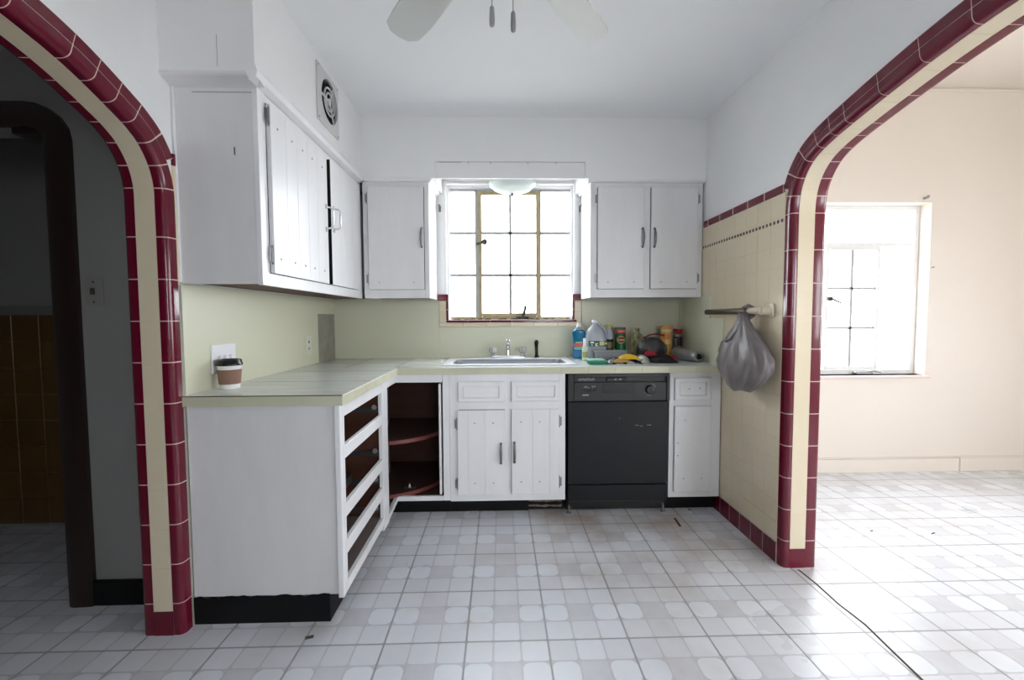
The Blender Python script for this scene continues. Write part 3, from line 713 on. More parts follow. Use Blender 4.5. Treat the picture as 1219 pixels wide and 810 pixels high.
t = thing('corner_cabinet', (-.75, 2.8, 0), 'white corner base cabinet standing open on round brown revolving shelves', 'cabinet')
obj('rail', B(FX - .019, FX, 2.3845, FY - .0005, .812, CZ0, .0015), 'white', t)
obj('rail', B(FX - .0185, -.345, FY, FY + .019, .812, CZ0, .0015), 'white', t)
bm = bmx(); prism(bm, [(2.3845, KZ - .02), (2.3845, .112), (FY + .019, .127), (FY + .019, KZ)], 'x', FX - .019, FX); obj('rail', bm, 'white', t)
obj('rail', B(FX + .001, -.345, FY, FY + .019, KZ, .128, .0015), 'white', t)
obj('stile', B(-.343, -.3035, FY, FY + .019, KZ, CZ0, .0015), 'white', t)
obj('inner_panel', B(-1.19, -.345, 3.19, 3.198, KZ, CZ0), 'brown', t)
obj('inner_panel', B(-1.19, -1.182, 2.31, 3.189, KZ, CZ0), 'brown', t)
obj('inner_panel', B(-.341, -.334, FY + .02, 3.189, KZ, CZ0), 'brown', t)
obj('bottom_board', B(-1.181, -.342, FY + .020, 3.189, KZ + .002, KZ + .012), 'shelf', t)
def susan(z, nm):
    c = Vector((-.77, 2.965)); R = .41; out = []
    for k in range(72):
        a = 2 * pi * k / 72; p = (min(max(c.x + R * cos(a), -1.175), -.365), min(c.y + R * sin(a), 3.185)); out.append(p)
    bm = bmx(); prism(bm, out, 'z', z, z + .012); s_ = obj(nm, bm, 'shelf', t)
    rs = []
    for k in range(35, 72):
        a = 2 * pi * k / 72; q = Vector((cos(a), sin(a)))
        p0 = Vector((min(max(c.x + R * q.x, -1.175), -.365), min(c.y + R * q.y, 3.185)))
        rs.append([Vector((p0.x - q.x * e, p0.y - q.y * e, zz)) for e, zz in ((.004, z - .008), (-.003, z - .008), (-.003, z + .014), (.004, z + .014))])
    bm = bmx(); rings(bm, rs); obj('lip', bm, 'lip', s_)
susan(.130, 'revolving_shelf'); susan(.452, 'revolving_shelf')
obj('post', lathe(bmx(), [(.016, .115), (.016, .85)], (-.77, 2.965, 0), 16), 'steel', t, smooth=True)
obj('door', B(-.368, -.354, FY + .002, FY + .24, .137, .802, .002), 'white', t)
for z in (.23, .46, .74): obj('screw', lathe(bmx(), [(.007, -.3715), (.007, -.368)], (0, FY + .03, z), 8, 'x'), 'steel', t)
bm = bmx(); box(bm, -.60, -.53, 2.66, 2.69, .145, .152, .002); lathe(bm, [(.012, .152), (.008, .172), (.013, .176)], (-.565, 2.67, 0), 10); obj('pivot_bracket', bm, 'steel', t)
obj('toe_kick', B(-.675, -.31, 2.655, 2.67, 0, KZ), 'black', t)

t = thing('sink_base_cabinet', (.04, 2.85, 0), 'white sink base cabinet with two plank doors and two false drawer fronts', 'cabinet')
ff = bmx()
box(ff, -.302, -.252, FY, FY + .019, KZ - .005, CZ0, .001); box(ff, .345, .384, FY, FY + .019, KZ - .005, CZ0, .001); box(ff, .024, .061, FY, FY + .019, .135, .818)
for a, b in ((.815, CZ0), (.648, .698), (KZ - .005, .138)): box(ff, -.252, .345, FY + .0004, FY + .0186, a, b)
obj('face_frame', ff, 'white', t)
obj('carcass', B(-.300, .384, FY + .0195, 3.19, KZ, CZ0 - .18), 'brown', t)
panel_front(t, -.252, .0245, .696, .816, FY, 'white', -.224, -.008, .718, .790); panel_front(t, .062, .346, .696, .816, FY, 'white', .094, .321, .720, .789)
d = plank_door(t, [-.256, -.194, -.095, .024], FY, .139, .648, 'white')
piece('pull', PULL, (.0, FY - .019, .388), d)
for z in (.205, .565): piece('hinge', HINGE, (-.259, FY - .008, z), d)
for x, z in ((-.155, .57), (-.045, .57), (-.155, .21), (-.045, .21)): piece('screw', SCREW, (x, FY - .019, z), d)
d = plank_door(t, [.062, .187, .288, .345], FY, .139, .651, 'white')
piece('pull', PULL, (.08, FY - .019, .393), d)
for z in (.21, .575): piece('hinge', HINGE, (.348, FY - .008, z), d)
for x, z in ((.12, .575), (.23, .575), (.12, .215), (.23, .215)): piece('screw', SCREW, (x, FY - .019, z), d)
obj('toe_kick', B(-.3095, .165, 2.655, 2.67, 0, KZ), 'black', t)
obj('toe_board', B(.166, .384, 2.668, 2.675, 0, KZ), 'black', t)
bm = bmx()
for zc in (.03, .062, .085):
    pl = [(.17 + .205 * k / 8, zc + random.uniform(-.004, .006)) for k in range(9)] + [(.375 - .205 * k / 8, zc - .012 + random.uniform(-.004, .004)) for k in range(9)]
    prism(bm, pl, 'y', 2.662, 2.668)
obj('torn_strip', bm, 'torn', t)

t = thing('narrow_base_cabinet', (1.17, 2.85, 0), 'narrow white base cabinet right of the dishwasher with one drawer and door', 'cabinet')
ff = bmx(); box(ff, 1.009, 1.038, FY, FY + .019, KZ, CZ0, .001); box(ff, 1.258, XR - .014, FY, FY + .019, KZ, CZ0, .001)
for a, b in ((.829, CZ0), (.658, .695), (KZ, .136)): box(ff, 1.038, 1.258, FY + .0004, FY + .0186, a, b)
obj('face_frame', ff, 'white2', t); obj('carcass', B(1.012, XR - .015, FY + .0195, 3.19, KZ, CZ0 - .002), 'white2', t)
panel_front(t, 1.038, 1.257, .694, .829, FY, 'white2', 1.066, 1.228, .722, .803)
d = obj('door', B(1.0385, 1.2575, FY - .018, FY - .001, .137, .658, .003), 'white2', t)
for z in (.585, .222): piece('hinge', HINGEW, (1.260, FY - .008, z), d)
for x, z in ((1.058, .437), (1.1, .575), (1.058, .36), (1.205, .22), (1.095, .22)): piece('screw', SCREW, (x, FY - .018, z), d)
for x, z in ((1.125, .762), (1.19, .765)): piece('screw', SCREW, (x, FY - .013, z), t)
obj('toe_kick', B(1.009, XR - .014, 2.655, 2.67, 0, KZ), 'black', t)

# ------------------------------------------------------------------ dishwasher
t = thing('dishwasher', (.70, 2.85, 0), 'black built-in dishwasher with knob control panel under the counter', 'dishwasher')
DX0, DX1_ = .3975, 1.004
obj('tub', B(DX0 + .012, DX1_ - .012, FY + .012, 3.15, .06, .85), 'dwdark', t)
dd = obj('door_panel', B(DX0 + .003, DX1_ - .003, FY - .012, FY + .011, .19, .690, .004, 2), 'dw', t)
obj('lower_panel', B(DX0 + .003, DX1_ - .003, FY - .008, FY + .011, .085, .184, .003), 'dw', t)
obj('kick_panel', B(DX0 + .004, DX1_ - .01, FY + .06, FY + .08, .008, .084), 'dwdark', t)
cp = bmx()
box(cp, DX0, DX0 + .035, FY - .024, FY + .011, .694, .857, .003); box(cp, DX1_ - .02, DX1_, FY - .024, FY + .011, .694, .86, .003)
box(cp, DX0 + .035, DX1_ - .02, FY - .024, FY + .011, .838, .858, .002); box(cp, DX0 + .035, DX1_ - .02, FY - .020, FY + .011, .694, .808, .003); box(cp, DX0 + .035, DX1_ - .02, FY - .004, FY + .011, .808, .838)
cpo = obj('control_panel', cp, 'dwpanel', t)
obj('latch', B(.628, .75, FY - .018, FY - .004, .812, .834, .002), 'dwdark', cpo)
for x in (.672, .70): obj('painted_glint', B(x, x + .014, FY - .021, FY - .018, .820, .828, .001), 'print', cpo)  # light grey blocks, glints on the latch put in as colour
obj('handle_recess', B(.60, .79, FY - .0212, FY - .020, .742, .796, .0005), 'dwdark', cpo)
kb = obj('knob', lathe(bmx(), [(.027, FY - .020), (.027, FY - .036), (.023, FY - .042), (.010, FY - .043)], (.885, 0, .762), 24, 'y'), 'dwdark', cpo, smooth=True)
obj('pointer', B(.883, .887, FY - .046, FY - .0425, .764, .786, .0005), 'dwdark', kb)
for a0, a1 in ((20, 70), (200, 225), (235, 285)):
    bm = bmx(); pts = [(.885 + .036 * cos(radians(a)), FY - .0206, .762 + .036 * sin(radians(a))) for a in range(a0, a1 + 1, 10)]; tube(bm, pts, .0017, 5); obj('dial_mark', bm, 'print', cpo)
bm = bmx()                                             # small worn name plate: row of letter blocks
for k in range(6):
    x = .462 + k * .0165; y = FY - .0045
    box(bm, x, x + .003, y - .0006, y, .815, .830); box(bm, x + .010, x + .013, y - .0006, y, .815, .830); box(bm, x + .003, x + .010, y - .0006, y, .8275 if k % 2 else .815, .830 if k % 2 else .8175); box(bm, x + .003, x + .010, y - .0006, y, .8215, .8240)
obj('name_plate', bm, 'print', cpo, kind='stuff')
bm = bmx(); y = FY - .020
for x0_, x1_, z0_, z1_ in ((.488, .505, .776, .779), (.496, .512, .781, .785), (.508, .524, .774, .777), (.538, .548, .782, .786), (.552, .560, .780, .786), (.540, .546, .774, .777)): box(bm, x0_, x1_, y - .0006, y, z0_, z1_)
box(bm, .482, .521, y - .0006, y, .728, .736); obj('panel_print', bm, 'print', cpo, kind='stuff')
for x in (.486, .515, .545): obj('button', B(x, x + .02, FY - .024, FY - .020, .750, .766, .001), 'dwdark', cpo)
bm = bmx()
for x, z, l in ((.80, .545, .022), (.832, .540, .014), (.872, .545, .02), (.89, .546, .008), (.705, .588, .005)): box(bm, x, x + l, FY - .0128, FY - .0120, z, z + .003)
obj('scratch', bm, 'print', dd, kind='stuff')
for x in (DX0 + .008, DX1_ - .02):
    bm = bmx(); lathe(bm, [(.014, .0), (.014, .006), (.006, .008), (.006, .05)], (x + .006, FY + .03, 0), 12); lathe(bm, [(.010, .03), (.010, .038)], (x + .006, FY + .03, 0), 6); obj('levelling_foot', bm, 'steel', t, smooth=True)

# ------------------------------------------------------------------ countertop
HX0, HX1, HY0, HY1 = -.335, .455, 2.68, 3.155
ctop = thing('countertop', (-.2, 2.6, CZ0), 'mottled grey L-shaped countertop with pale yellow-green edge', 'countertop')
bm = bmx(); XE, YE = -.605, 2.560
box(bm, XL + .007, XE, 1.672, YB - .007, CZ0 + .001, CZ); box(bm, XE, HX0, YE, YB - .007, CZ0 + .001, CZ); box(bm, HX0, HX1, YE, HY0, CZ0 + .001, CZ); box(bm, HX0, HX1, HY1, YB - .007, CZ0 + .001, CZ); box(bm, HX1, XR - .016, YE, YB - .007, CZ0 + .001, CZ)
obj('top', bm, 'counter', ctop)
def edge(*a): obj('edge_strip', B(*a, .0008), 'edge', ctop)
ys = [1.672 + (YE - .004 - 1.672) * k / 6 for k in range(7)]
for a, b in zip(ys, ys[1:]): edge(XE, XE + .004, a + .0003, b - .0003, CZ0, CZ - .002)
xs_ = [XE + (XR - .016 - XE) * k / 12 for k in range(13)]
for a, b in zip(xs_, xs_[1:]): edge(a + .0003, b - .0003, YE - .004, YE, CZ0, CZ - .002)
xs_ = [XL + .004 + (XE + .004 - XL - .004) * k / 4 for k in range(5)]
for a, b in zip(xs_, xs_[1:]): edge(a + .0003, b - .0003, 1.668, 1.672, CZ0, CZ - .002)
obj('seam_trim', B(XL + .004, XE + .004, 1.6675, 1.672, CZ - .0018, CZ + .0008), 'darkmetal', ctop)
obj('top_patch', B(-.60, -.36, 2.60, 2.78, CZ, CZ + .0012), mat('pale_laminate_patch', (196, 198, 192), .3, var=(8, .3), col2=(180, 182, 176)), ctop)
for x in (-.92, -.62): obj('seam', B(x, x + .003, 2.60, 3.2, CZ, CZ + .0006), 'chip', ctop)
for y in (2.05, 2.45, 2.85): obj('seam', B(XL + .01, XE - .002, y, y + .002, CZ, CZ + .0005), 'tray', ctop)

# ------------------------------------------------------------------ sink, faucet, sprayer
t = thing('sink', (.06, 2.9, CZ), 'stainless steel drop-in sink below the window', 'sink')
def loop(x0, x1, y0, y1, r, z): return [Vector((a, b, z)) for a, b in rrect(x0, x1, y0, y1, r, 5)]
bm = bmx()
rings(bm, [loop(-.362, .475, 2.648, 3.178, .03, CZ), loop(-.358, .471, 2.652, 3.174, .03, CZ + .006), loop(-.31, .425, 2.702, 3.065, .06, CZ + .007), loop(-.303, .418, 2.709, 3.058, .06, CZ + .003)], cap=False)
obj('rim', bm, 'rim', t, smooth=True)
bm = bmx(); rings(bm, [loop(-.303, .418, 2.709, 3.058, .06, CZ + .003), loop(-.295, .41, 2.717, 3.05, .06, CZ - .02), loop(-.285, .40, 2.727, 3.04, .06, CZ - .14), loop(-.255, .37, 2.757, 3.01, .05, CZ - .165)], cap=False)
f_ = [v for v in bm.verts if abs(v.co.z - (CZ - .165)) < 1e-5]; bm.faces.new(f_)
obj('basin', bm, 'stain', t, smooth=True)
obj('drain', lathe(bmx(), [(.045, CZ - .1648), (.04, CZ - .161), (.02, CZ - .163)], (.06, 2.88, 0), 20), 'chrome', t, smooth=True)
t = thing('faucet', (.053, 3.125, CZ + .007), 'chrome two-handle faucet with clear knobs behind the sink', 'faucet')
bm = bmx(); rs = [loop(-.078, .184, 3.10, 3.15, .024, CZ + .0065), loop(-.078, .184, 3.10, 3.15, .024, CZ + .018), loop(-.070, .176, 3.106, 3.144, .019, CZ + .024)]; rings(bm, rs); obj('base', bm, 'chrome', t, smooth=True)
bm = bmx(); lathe(bm, [(.018, CZ + .023), (.015, CZ + .05), (.014, CZ + .06)], (.053, 3.125, 0), 16); tube(bm, [(.053, 3.125, CZ + .055), (.053, 3.12, CZ + .085), (.053, 3.09, CZ + .11), (.053, 3.03, CZ + .128), (.053, 2.97, CZ + .138), (.053, 2.945, CZ + .135), (.053, 2.938, CZ + .118)], [.013, .013, .012, .0125, .013, .013, .012], 12)
obj('spout', bm, 'chrome', t, smooth=True)
M['acrylic'] = clearplastic('clear_acrylic', (214, 216, 214), .35)
for x in (-.054, .160):
    h_ = obj('stem', lathe(bmx(), [(.017, CZ + .023), (.012, CZ + .034), (.011, CZ + .040)], (x, 3.125, 0), 14), 'chrome', t, smooth=True)
    bm = bmx(); rs = []
    for r, z in ((.014, .038), (.025, .046), (.027, .062), (.024, .080), (.014, .086)):
        rs.append([Vector((x + r * (1 + .07 * cos(8 * 2 * pi * k / 32)) * cos(2 * pi * k / 32), 3.125 + r * (1 + .07 * cos(8 * 2 * pi * k / 32)) * sin(2 * pi * k / 32), CZ + z)) for k in range(32)])
    rings(bm, rs); obj('knob', bm, 'acrylic', h_, smooth=True)
t = thing('sink_sprayer', (.26, 3.13, CZ + .007), 'black pull-out sprayer standing beside the faucet', 'sprayer')
obj('collar', lathe(bmx(), [(.018, CZ + .0065), (.018, CZ + .014), (.013, CZ + .02)], (.26, 3.13, 0), 14), 'dwdark', t, smooth=True)
obj('wand', tube(bmx(), [(.26, 3.13, CZ + .018), (.26, 3.13, CZ + .05), (.258, 3.128, CZ + .09), (.257, 3.122, CZ + .112), (.257, 3.108, CZ + .122)], [.012, .011, .012, .016, .012], 12), 'dwdark', t, smooth=True)

# ------------------------------------------------------------------ wall cabinets
UZ = 1.32; UX = -.893; UY = 2.862
t = thing('left_wall_cabinet', (-1.05, 2.2, UZ), 'large white wall cabinet on the left wall with two doors', 'cabinet')
obj('side_panel', B(XL + .012, UX - .019, 1.690, 1.706, UZ + .004, 2.05, .001), 'white2', t)
obj('scribe_strip', B(XL + .002, XL + .0115, 1.684, 1.706, UZ + .01, 2.05, .001), 'white', t)
obj('bottom_board', B(XL + .007, UX - .02, 1.707, YB - .01, UZ + .012, UZ + .026), 'brown', t)
ff = bmx(); box(ff, UX - .019, UX, 1.688, 1.742, UZ, 2.055, .0015); box(ff, UX - .019, UX, 2.80, UY + .02, UZ, 2.055)
box(ff, UX - .0186, UX - .0004, 1.742, 2.80, UZ, 1.368); box(ff, UX - .0186, UX - .0004, 1.742, 2.80, 2.017, 2.055)
obj('face_frame', ff, 'white', t)
obj('inner_panel', B(UX - .05, UX - .021, 1.75, 2.79, 1.36, 2.03), 'void', t)  # black sheet behind the doors paints the dark of the inside
def side_door(ya, yb, edges, hinge_y, label=None):
    d = obj('door', B(UX - .002, UX + .012, ya + .002, yb - .002, 1.371, 2.014), 'white', t)
    for a, b in zip(edges, edges[1:]): obj('plank', B(UX + .0115, UX + .016, a + .0006, b - .0006, 1.369, 2.016, .0014), 'white', d)
    return d
d = side_door(1.748, 2.296, [1.748, 1.868, 1.966, 2.070, 2.173, 2.296], 1.745)
for z in (1.968, 1.44): piece('hinge', HINGE, (UX + .006, 1.744, z), d, (0, 0, radians(90)))
piece('pull', WPULL, (UX + .016, 2.270, 1.70), d)
for y in (1.80, 1.92, 2.02, 2.12, 2.235):
    for z in (1.43, 1.94): piece('screw', SCREW, (UX + .016, y, z), d, (0, 0, radians(90)))
d = side_door(2.340, 2.80, [2.340, 2.45, 2.55, 2.66, 2.80], 2.803)
obj('gap_dark_strip', B(UX - .002, UX + .0155, 2.3385, 2.3418, 1.371, 2.014), 'void', d)  # black strip over the door edge darkens the gap by colour
for z in (1.968, 1.44): piece('hinge', HINGE, (UX + .006, 2.803, z), d, (0, 0, radians(90)))
piece('pull', WPULL, (UX + .016, 2.372, 1.715), d)
obj('paint_chip', B(-.985, -.980, 1.6885, 1.6905, 1.80, 1.83, .001), 'chip', t)
obj('gap_line', B(-1.13, UX - .02, 1.689, 1.6905, 2.026, 2.029), 'seamgrey', t)

def wall_cab(name, label, x0, x1, doors, hinge_sides, par_top):
    t = thing(name, ((x0 + x1) / 2, 3.04, UZ), label, 'cabinet')
    ff = bmx(); xs = [x0] + [e for dd_ in doors for e in dd_] + [x1]
    for k in range(0, len(xs), 2): box(ff, xs[k], xs[k + 1], UY, UY + .019, UZ, 2.058, .001)
    for a, b in doors: box(ff, a, b, UY + .0004, UY + .0186, UZ, 1.374); box(ff, a, b, UY + .0004, UY + .0186, 2.030, 2.058)
    obj('face_frame', ff, 'white2', t)
    obj('inner_panel', B(x0 + .02, x1 - .02, UY + .021, UY + .03, 1.35, 2.04), 'void', t)  # near-black sheet stands in for shade inside the cabinet
    obj('side_panel', B(x0, x0 + .018, UY + .0195, YB - .007, UZ + .002, 2.058, .001), 'white', t); obj('side_panel', B(x1 - .018, x1, UY + .0195, YB - .007, UZ + .002, 2.058, .001), 'white', t)
    obj('bottom_board', B(x0 + .0185, x1 - .0185, UY + .0195, YB - .007, UZ + .012, UZ + .026), 'brown', t)
    for (a, b), hs in zip(doors, hinge_sides):
        d = obj('door', B(a + .0025, b - .0025, UY - .016, UY - .001, 1.3755, 2.0285, .003), 'white2', t)
        hx = a + .0 if hs < 0 else b - .0
        for z in (1.955, 1.445): piece('hinge', HINGE, (hx, UY - .006, z), d)
        px = b - .016 if hs < 0 else a + .024
        piece('pull', PULL, (px, UY - .016, 1.705), d)
        for x, z in ((a + .07, 1.42), (b - .07, 1.42)): piece('screw', SCREW, (x, UY - .0155, z), d)
    return t
t = wall_cab('single_door_wall_cabinet', 'white one-door wall cabinet left of the sink window', -.872, -.4525, [(-.842, -.483)], [-1], 0)
bm = bmx(); prism(bm, [(UY + .002, 2.0585), (UY - .012, 2.062), (UY - .016, 2.0745), (UY - .016, 2.0815), (UY + .01, 2.0815), (UY + .01, 2.0585)], 'x', -.86, -.44); obj('cornice', bm, 'white', t)
bm = bmx(); prism(bm, [(-.4525, 2.0585), (-.440, 2.062), (-.432, 2.0745), (-.432, 2.0815), (-.46, 2.0815), (-.46, 2.0585)], 'y', UY, YB - .01); obj('cornice', bm, 'white', t)
t = wall_cab('two_door_wall_cabinet', 'white two-door wall cabinet right of the sink window', .588, 1.322, [(.631, .941), (.978, 1.289)], [-1, 1], 0)
bm = bmx(); prism(bm, [(UY + .002, 2.0585), (UY - .012, 2.062), (UY - .02, 2.0745), (UY - .02, 2.0815), (UY + .01, 2.0815), (UY + .01, 2.0585)], 'x', .57, 1.333); obj('cornice', bm, 'white', t)
bm = bmx(); prism(bm, [(.588, 2.0585), (.576, 2.062), (.568, 2.0745), (.568, 2.0815), (.596, 2.0815), (.596, 2.0585)], 'y', UY, YB - .01); obj('cornice', bm, 'white', t)

# ------------------------------------------------------------------ exhaust vent in the soffit
t = thing('exhaust_vent', (SX, 2.30, 2.15), 'square metal exhaust vent with round black grille high on the soffit', 'vent')
cy, cz = 2.305, 2.285
def yz(pts, x): return [Vector((x, a, b)) for a, b in pts]
n = 12; sq = [(cy + .135 * p, cz + .135 * q) for p, q in [(1 if abs(cos(a)) >= abs(sin(a)) - 1e-9 and cos(a) > 0 else (-1 if abs(cos(a)) >= abs(sin(a)) - 1e-9 else cos(a) / abs(sin(a))), (sin(a) / abs(cos(a)) if abs(cos(a)) >= abs(sin(a)) - 1e-9 else (1 if sin(a) > 0 else -1))) for a in [2 * pi * k / 48 for k in range(48)]]]
ci = [(cy + .104 * cos(2 * pi * k / 48), cz + .104 * sin(2 * pi * k / 48)) for k in range(48)]
bm = bmx(); rings(bm, [yz(sq, SX + .0005), yz(sq, SX + .008), yz(ci, SX + .014), yz(ci, SX + .002)], cap=False); obj('plate', bm, 'ventplate', t, smooth=True)
bm = bmx(); lathe(bm, [(.105, SX + .001), (.105, SX + .0025)], (0, cy, cz), 40, 'x'); obj('cavity_dark', bm, 'void', t)  # flat black disc paints the darkness of the duct
for r in (.066, .043):
    bm = bmx(); tube(bm, [(SX + .012, cy + r * cos(2 * pi * k / 32), cz + r * sin(2 * pi * k / 32)) for k in range(33)], .0045, 6); obj('ring', bm, 'ventplate', t, smooth=True)
obj('hub', lathe(bmx(), [(.018, SX + .008), (.018, SX + .014), (.010, SX + .017)], (0, cy, cz), 16, 'x'), 'ventplate', t, smooth=True)
for a in (180, 60, -60): bm = bmx(); tube(bm, [(SX + .012, cy + r * cos(radians(a)), cz + r * sin(radians(a))) for r in (.015, .106)], .005, 6); obj('spoke', bm, 'ventplate', t)
for p, q in ((-1, -1), (1, -1), (-1, 1), (1, 1)): obj('screw', lathe(bmx(), [(.005, SX + .008), (.004, SX + .0105)], (0, cy + .122 * p, cz + .122 * q), 8, 'x'), 'pewter', t)

# ------------------------------------------------------------------ bowl light below the window soffit
t = thing('soffit_light', (.088, 3.03, 2.185), 'frosted glass bowl light under the soffit over the sink window', 'lamp')
obj('base_pan', lathe(bmx(), [(.06, 2.1845), (.062, 2.165), (.03, 2.155)], (.088, 3.03, 0), 24), 'whitep', t, smooth=True)
obj('stem', lathe(bmx(), [(.006, 2.158), (.006, 2.042)], (.088, 3.03, 0), 8), 'chrome', t)
prof = [(.004, 2.036), (.04, 2.038), (.085, 2.047), (.125, 2.063), (.155, 2.086), (.165, 2.098), (.163, 2.100), (.150, 2.088), (.12, 2.068), (.08, 2.052), (.04, 2.043), (.004, 2.041)]
obj('glass_bowl', lathe(bmx(), prof, (.088, 3.03, 0), 40, cap=False), 'bowl', t, smooth='all')
obj('finial', lathe(bmx(), [(.003, 2.014), (.008, 2.020), (.005, 2.028), (.010, 2.036)], (.088, 3.03, 0), 12), 'darkmetal', t, smooth=True)

# ------------------------------------------------------------------ ceiling fan
FC = Vector((.0, 1.20)); FZ = 2.25
t = thing('ceiling_fan', (FC.x, FC.y, ZC), 'white five-blade ceiling fan with two pull chains', 'ceiling fan')
obj('canopy', lathe(bmx(), [(.07, ZC - .0005), (.068, ZC - .03), (.03, ZC - .05)], (FC.x, FC.y, 0), 28), 'fan', t, smooth=True)
obj('downrod', lathe(bmx(), [(.013, ZC - .045), (.013, FZ + .07)], (FC.x, FC.y, 0), 12), 'fanmetal', t, smooth=True)
obj('motor', lathe(bmx(), [(.03, FZ + .085), (.10, FZ + .07), (.115, FZ + .02), (.10, FZ - .025), (.055, FZ - .04), (.055, FZ - .08), (.03, FZ - .09)], (FC.x, FC.y, 0), 32), 'fanmetal', t, smooth=True)
for k in range(5):
    a = radians(90 - 36 + 72 * k); R_ = Matrix.Rotation(a, 4, 'Z') @ Matrix.Rotation(radians(10), 4, 'X')
    out = [(.20, -.052), (.50, -.068), (.60, -.062), (.632, -.035), (.638, 0), (.632, .035), (.60, .062), (.50, .068), (.20, .052)]
    bm = bmx(); prism(bm, out, 'z', -.003, .004); bmesh.ops.transform(bm, matrix=Matrix.Translation((FC.x, FC.y, FZ)) @ R_, verts=bm.verts)
    b_ = obj('blade', bm, 'fan', t)
    bm = bmx(); prism(bm, [(.095, -.015), (.17, -.012), (.24, -.035), (.24, .035), (.17, .012), (.095, .015)], 'z', -.008, -.0032); bmesh.ops.transform(bm, matrix=Matrix.Translation((FC.x, FC.y, FZ)) @ R_, verts=bm.verts)
    obj('blade_iron', bm, 'fanmetal', b_)
for x, zb in ((-.017, 1.958), (.039, 1.945)):
    c_ = obj('pull_chain', tube(bmx(), [(x, FC.y, FZ - .078), (x, FC.y, zb + .05)], .0016, 6), 'fanmetal', t)
    obj('fob', lathe(bmx(), [(.002, zb), (.0065, zb + .004), (.0075, zb + .02), (.006, zb + .05), (.002, zb + .055)], (x, FC.y, 0), 12), 'fanmetal', c_, smooth=True)

# ------------------------------------------------------------------ wall plates
px = XL + .006
t = thing('switch_plate', (px, 1.92, .962), 'white triple switch plate behind the paper cup', 'light switch')
obj('plate', B(px, px + .008, 1.842, 2.003, .962, 1.084, .003, 2), 'whitep', t)
for y in (1.885, 1.923, 1.961): obj('toggle', B(px + .008, px + .018, y - .005, y + .005, 1.018, 1.036, .002), 'whitep', t)
t = thing('wall_outlet', (px, 2.765, .967), 'small painted outlet plate near the back corner', 'outlet')
obj('plate', B(px, px + .006, 2.727, 2.803, .967, 1.084, .002), mat('painted_plate', (222, 222, 206), .4), t)
for z in (1.005, 1.046): obj('socket', B(px + .0055, px + .007, 2.758, 2.772, z - .008, z + .008, .0005), 'chip' if z > 1.02 else 'offwhitep', t)

# ------------------------------------------------------------------ paper cup
c = (-1.140, 1.868, 0)
t = thing('paper_cup', (c[0], c[1], CZ), 'white takeaway paper cup with brown sleeve and black lid', 'cup')
rad = lambda z: .037 + (.0455 - .037) * (z / .105)
obj('cup_body', lathe(bmx(), [(.033, CZ + .004), (.035, CZ), (rad(0), CZ + .001), (rad(.1), CZ + .10)], c, 32), 'cup', t, smooth=True)
obj('sleeve', lathe(bmx(), [(rad(.022) + .001, CZ + .020), (rad(.080) + .0016, CZ + .080), (rad(.080), CZ + .081), (rad(.022), CZ + .020)], c, 32, cap=False), 'sleeve', t, smooth=True)
obj('lid', lathe(bmx(), [(.046, CZ + .097), (.0505, CZ + .098), (.0505, CZ + .105), (.048, CZ + .109), (.046, CZ + .120), (.044, CZ + .1225), (.040, CZ + .1225), (.038, CZ + .117), (.005, CZ + .116)], c, 32), 'lid', t, smooth=True)

# ------------------------------------------------------------------ towel rod and hanging bag
t = thing('towel_rod', (XR - .009, 2.4, 1.19), 'tarnished towel rod with cream ceramic holder on the tiled wall', 'towel rod')
RX = 1.283
bm = bmx(); box(bm, XR - .022, XR - .0095, 2.085, 2.155, 1.185, 1.255, .006, 2); lathe(bm, [(.028, XR - .02), (.022, XR - .035), (.020, XR - .06)], (0, 2.12, 1.22), 16, 'x')
lathe(bm, [(.012, 2.115), (.022, 2.12), (.020, 2.16), (.017, 2.21), (.019, 2.225)], (RX, 0, 1.22), 16, 'y'); obj('holder', bm, 'ceramic', t, smooth=True)
obj('rod', lathe(bmx(), [(.015, 2.225), (.0165, 2.23), (.0165, 2.695), (.013, 2.702)], (RX, 0, 1.22), 16, 'y'), 'rod', t, smooth=True)
t = thing('plastic_bag', (RX - .03, 2.23, .81), 'grey plastic shopping bag tied to the towel rod', 'bag')
prof = [(0, .005, .004), (.008, .06, .035), (.035, .115, .058), (.08, .165, .074), (.13, .195, .080), (.18, .190, .078), (.23, .160, .070), (.275, .118, .055), (.315, .080, .040), (.35, .050, .028), (.38, .030, .02), (.405, .022, .018)]
bm = bmx(); rs = []; nn = 56
for k, (h, ry, rx) in enumerate(prof):
    ring = []
    for q in range(nn):
        a = 2 * pi * q / nn
        rip = 1 + .10 * sin(9 * a + .7 * k) * min(1, h * 4) + .05 * sin(17 * a - 1.1 * k) + .04 * sin(5 * a + k * 1.7)
        yc = 2.235 - .03 * sin(pi * min(1, h / .4)) + .0
        low = .028 * max(0, cos(a - .3)) * (1 - h / .405) - .012 * sin(3 * a)* (1 - h / .405)
        skew = .05 * (1 - min(1, h / .3)) * (0 if k == 0 else 1)
        ring.append(Vector((RX - .035 + rx * rip * sin(a), yc + ry * rip * cos(a) + .02 * (h < .25) * max(0, cos(a)), .808 + h + low * (0 if k == 0 else 1))))
    rs.append(ring)
rings(bm, rs); obj('bag_body', bm, 'bag', t, smooth='all')
bm = bmx(); tube(bm, [(RX - .016, 2.222, 1.19), (RX - .028, 2.228, 1.205), (RX - .024, 2.235, 1.235), (RX, 2.24, 1.246), (RX + .022, 2.236, 1.235), (RX + .02, 2.23, 1.20), (RX - .01, 2.225, 1.185)], [.016, .015, .013, .012, .012, .013, .014], 8); obj('knot', bm, 'bag', t, smooth=True)
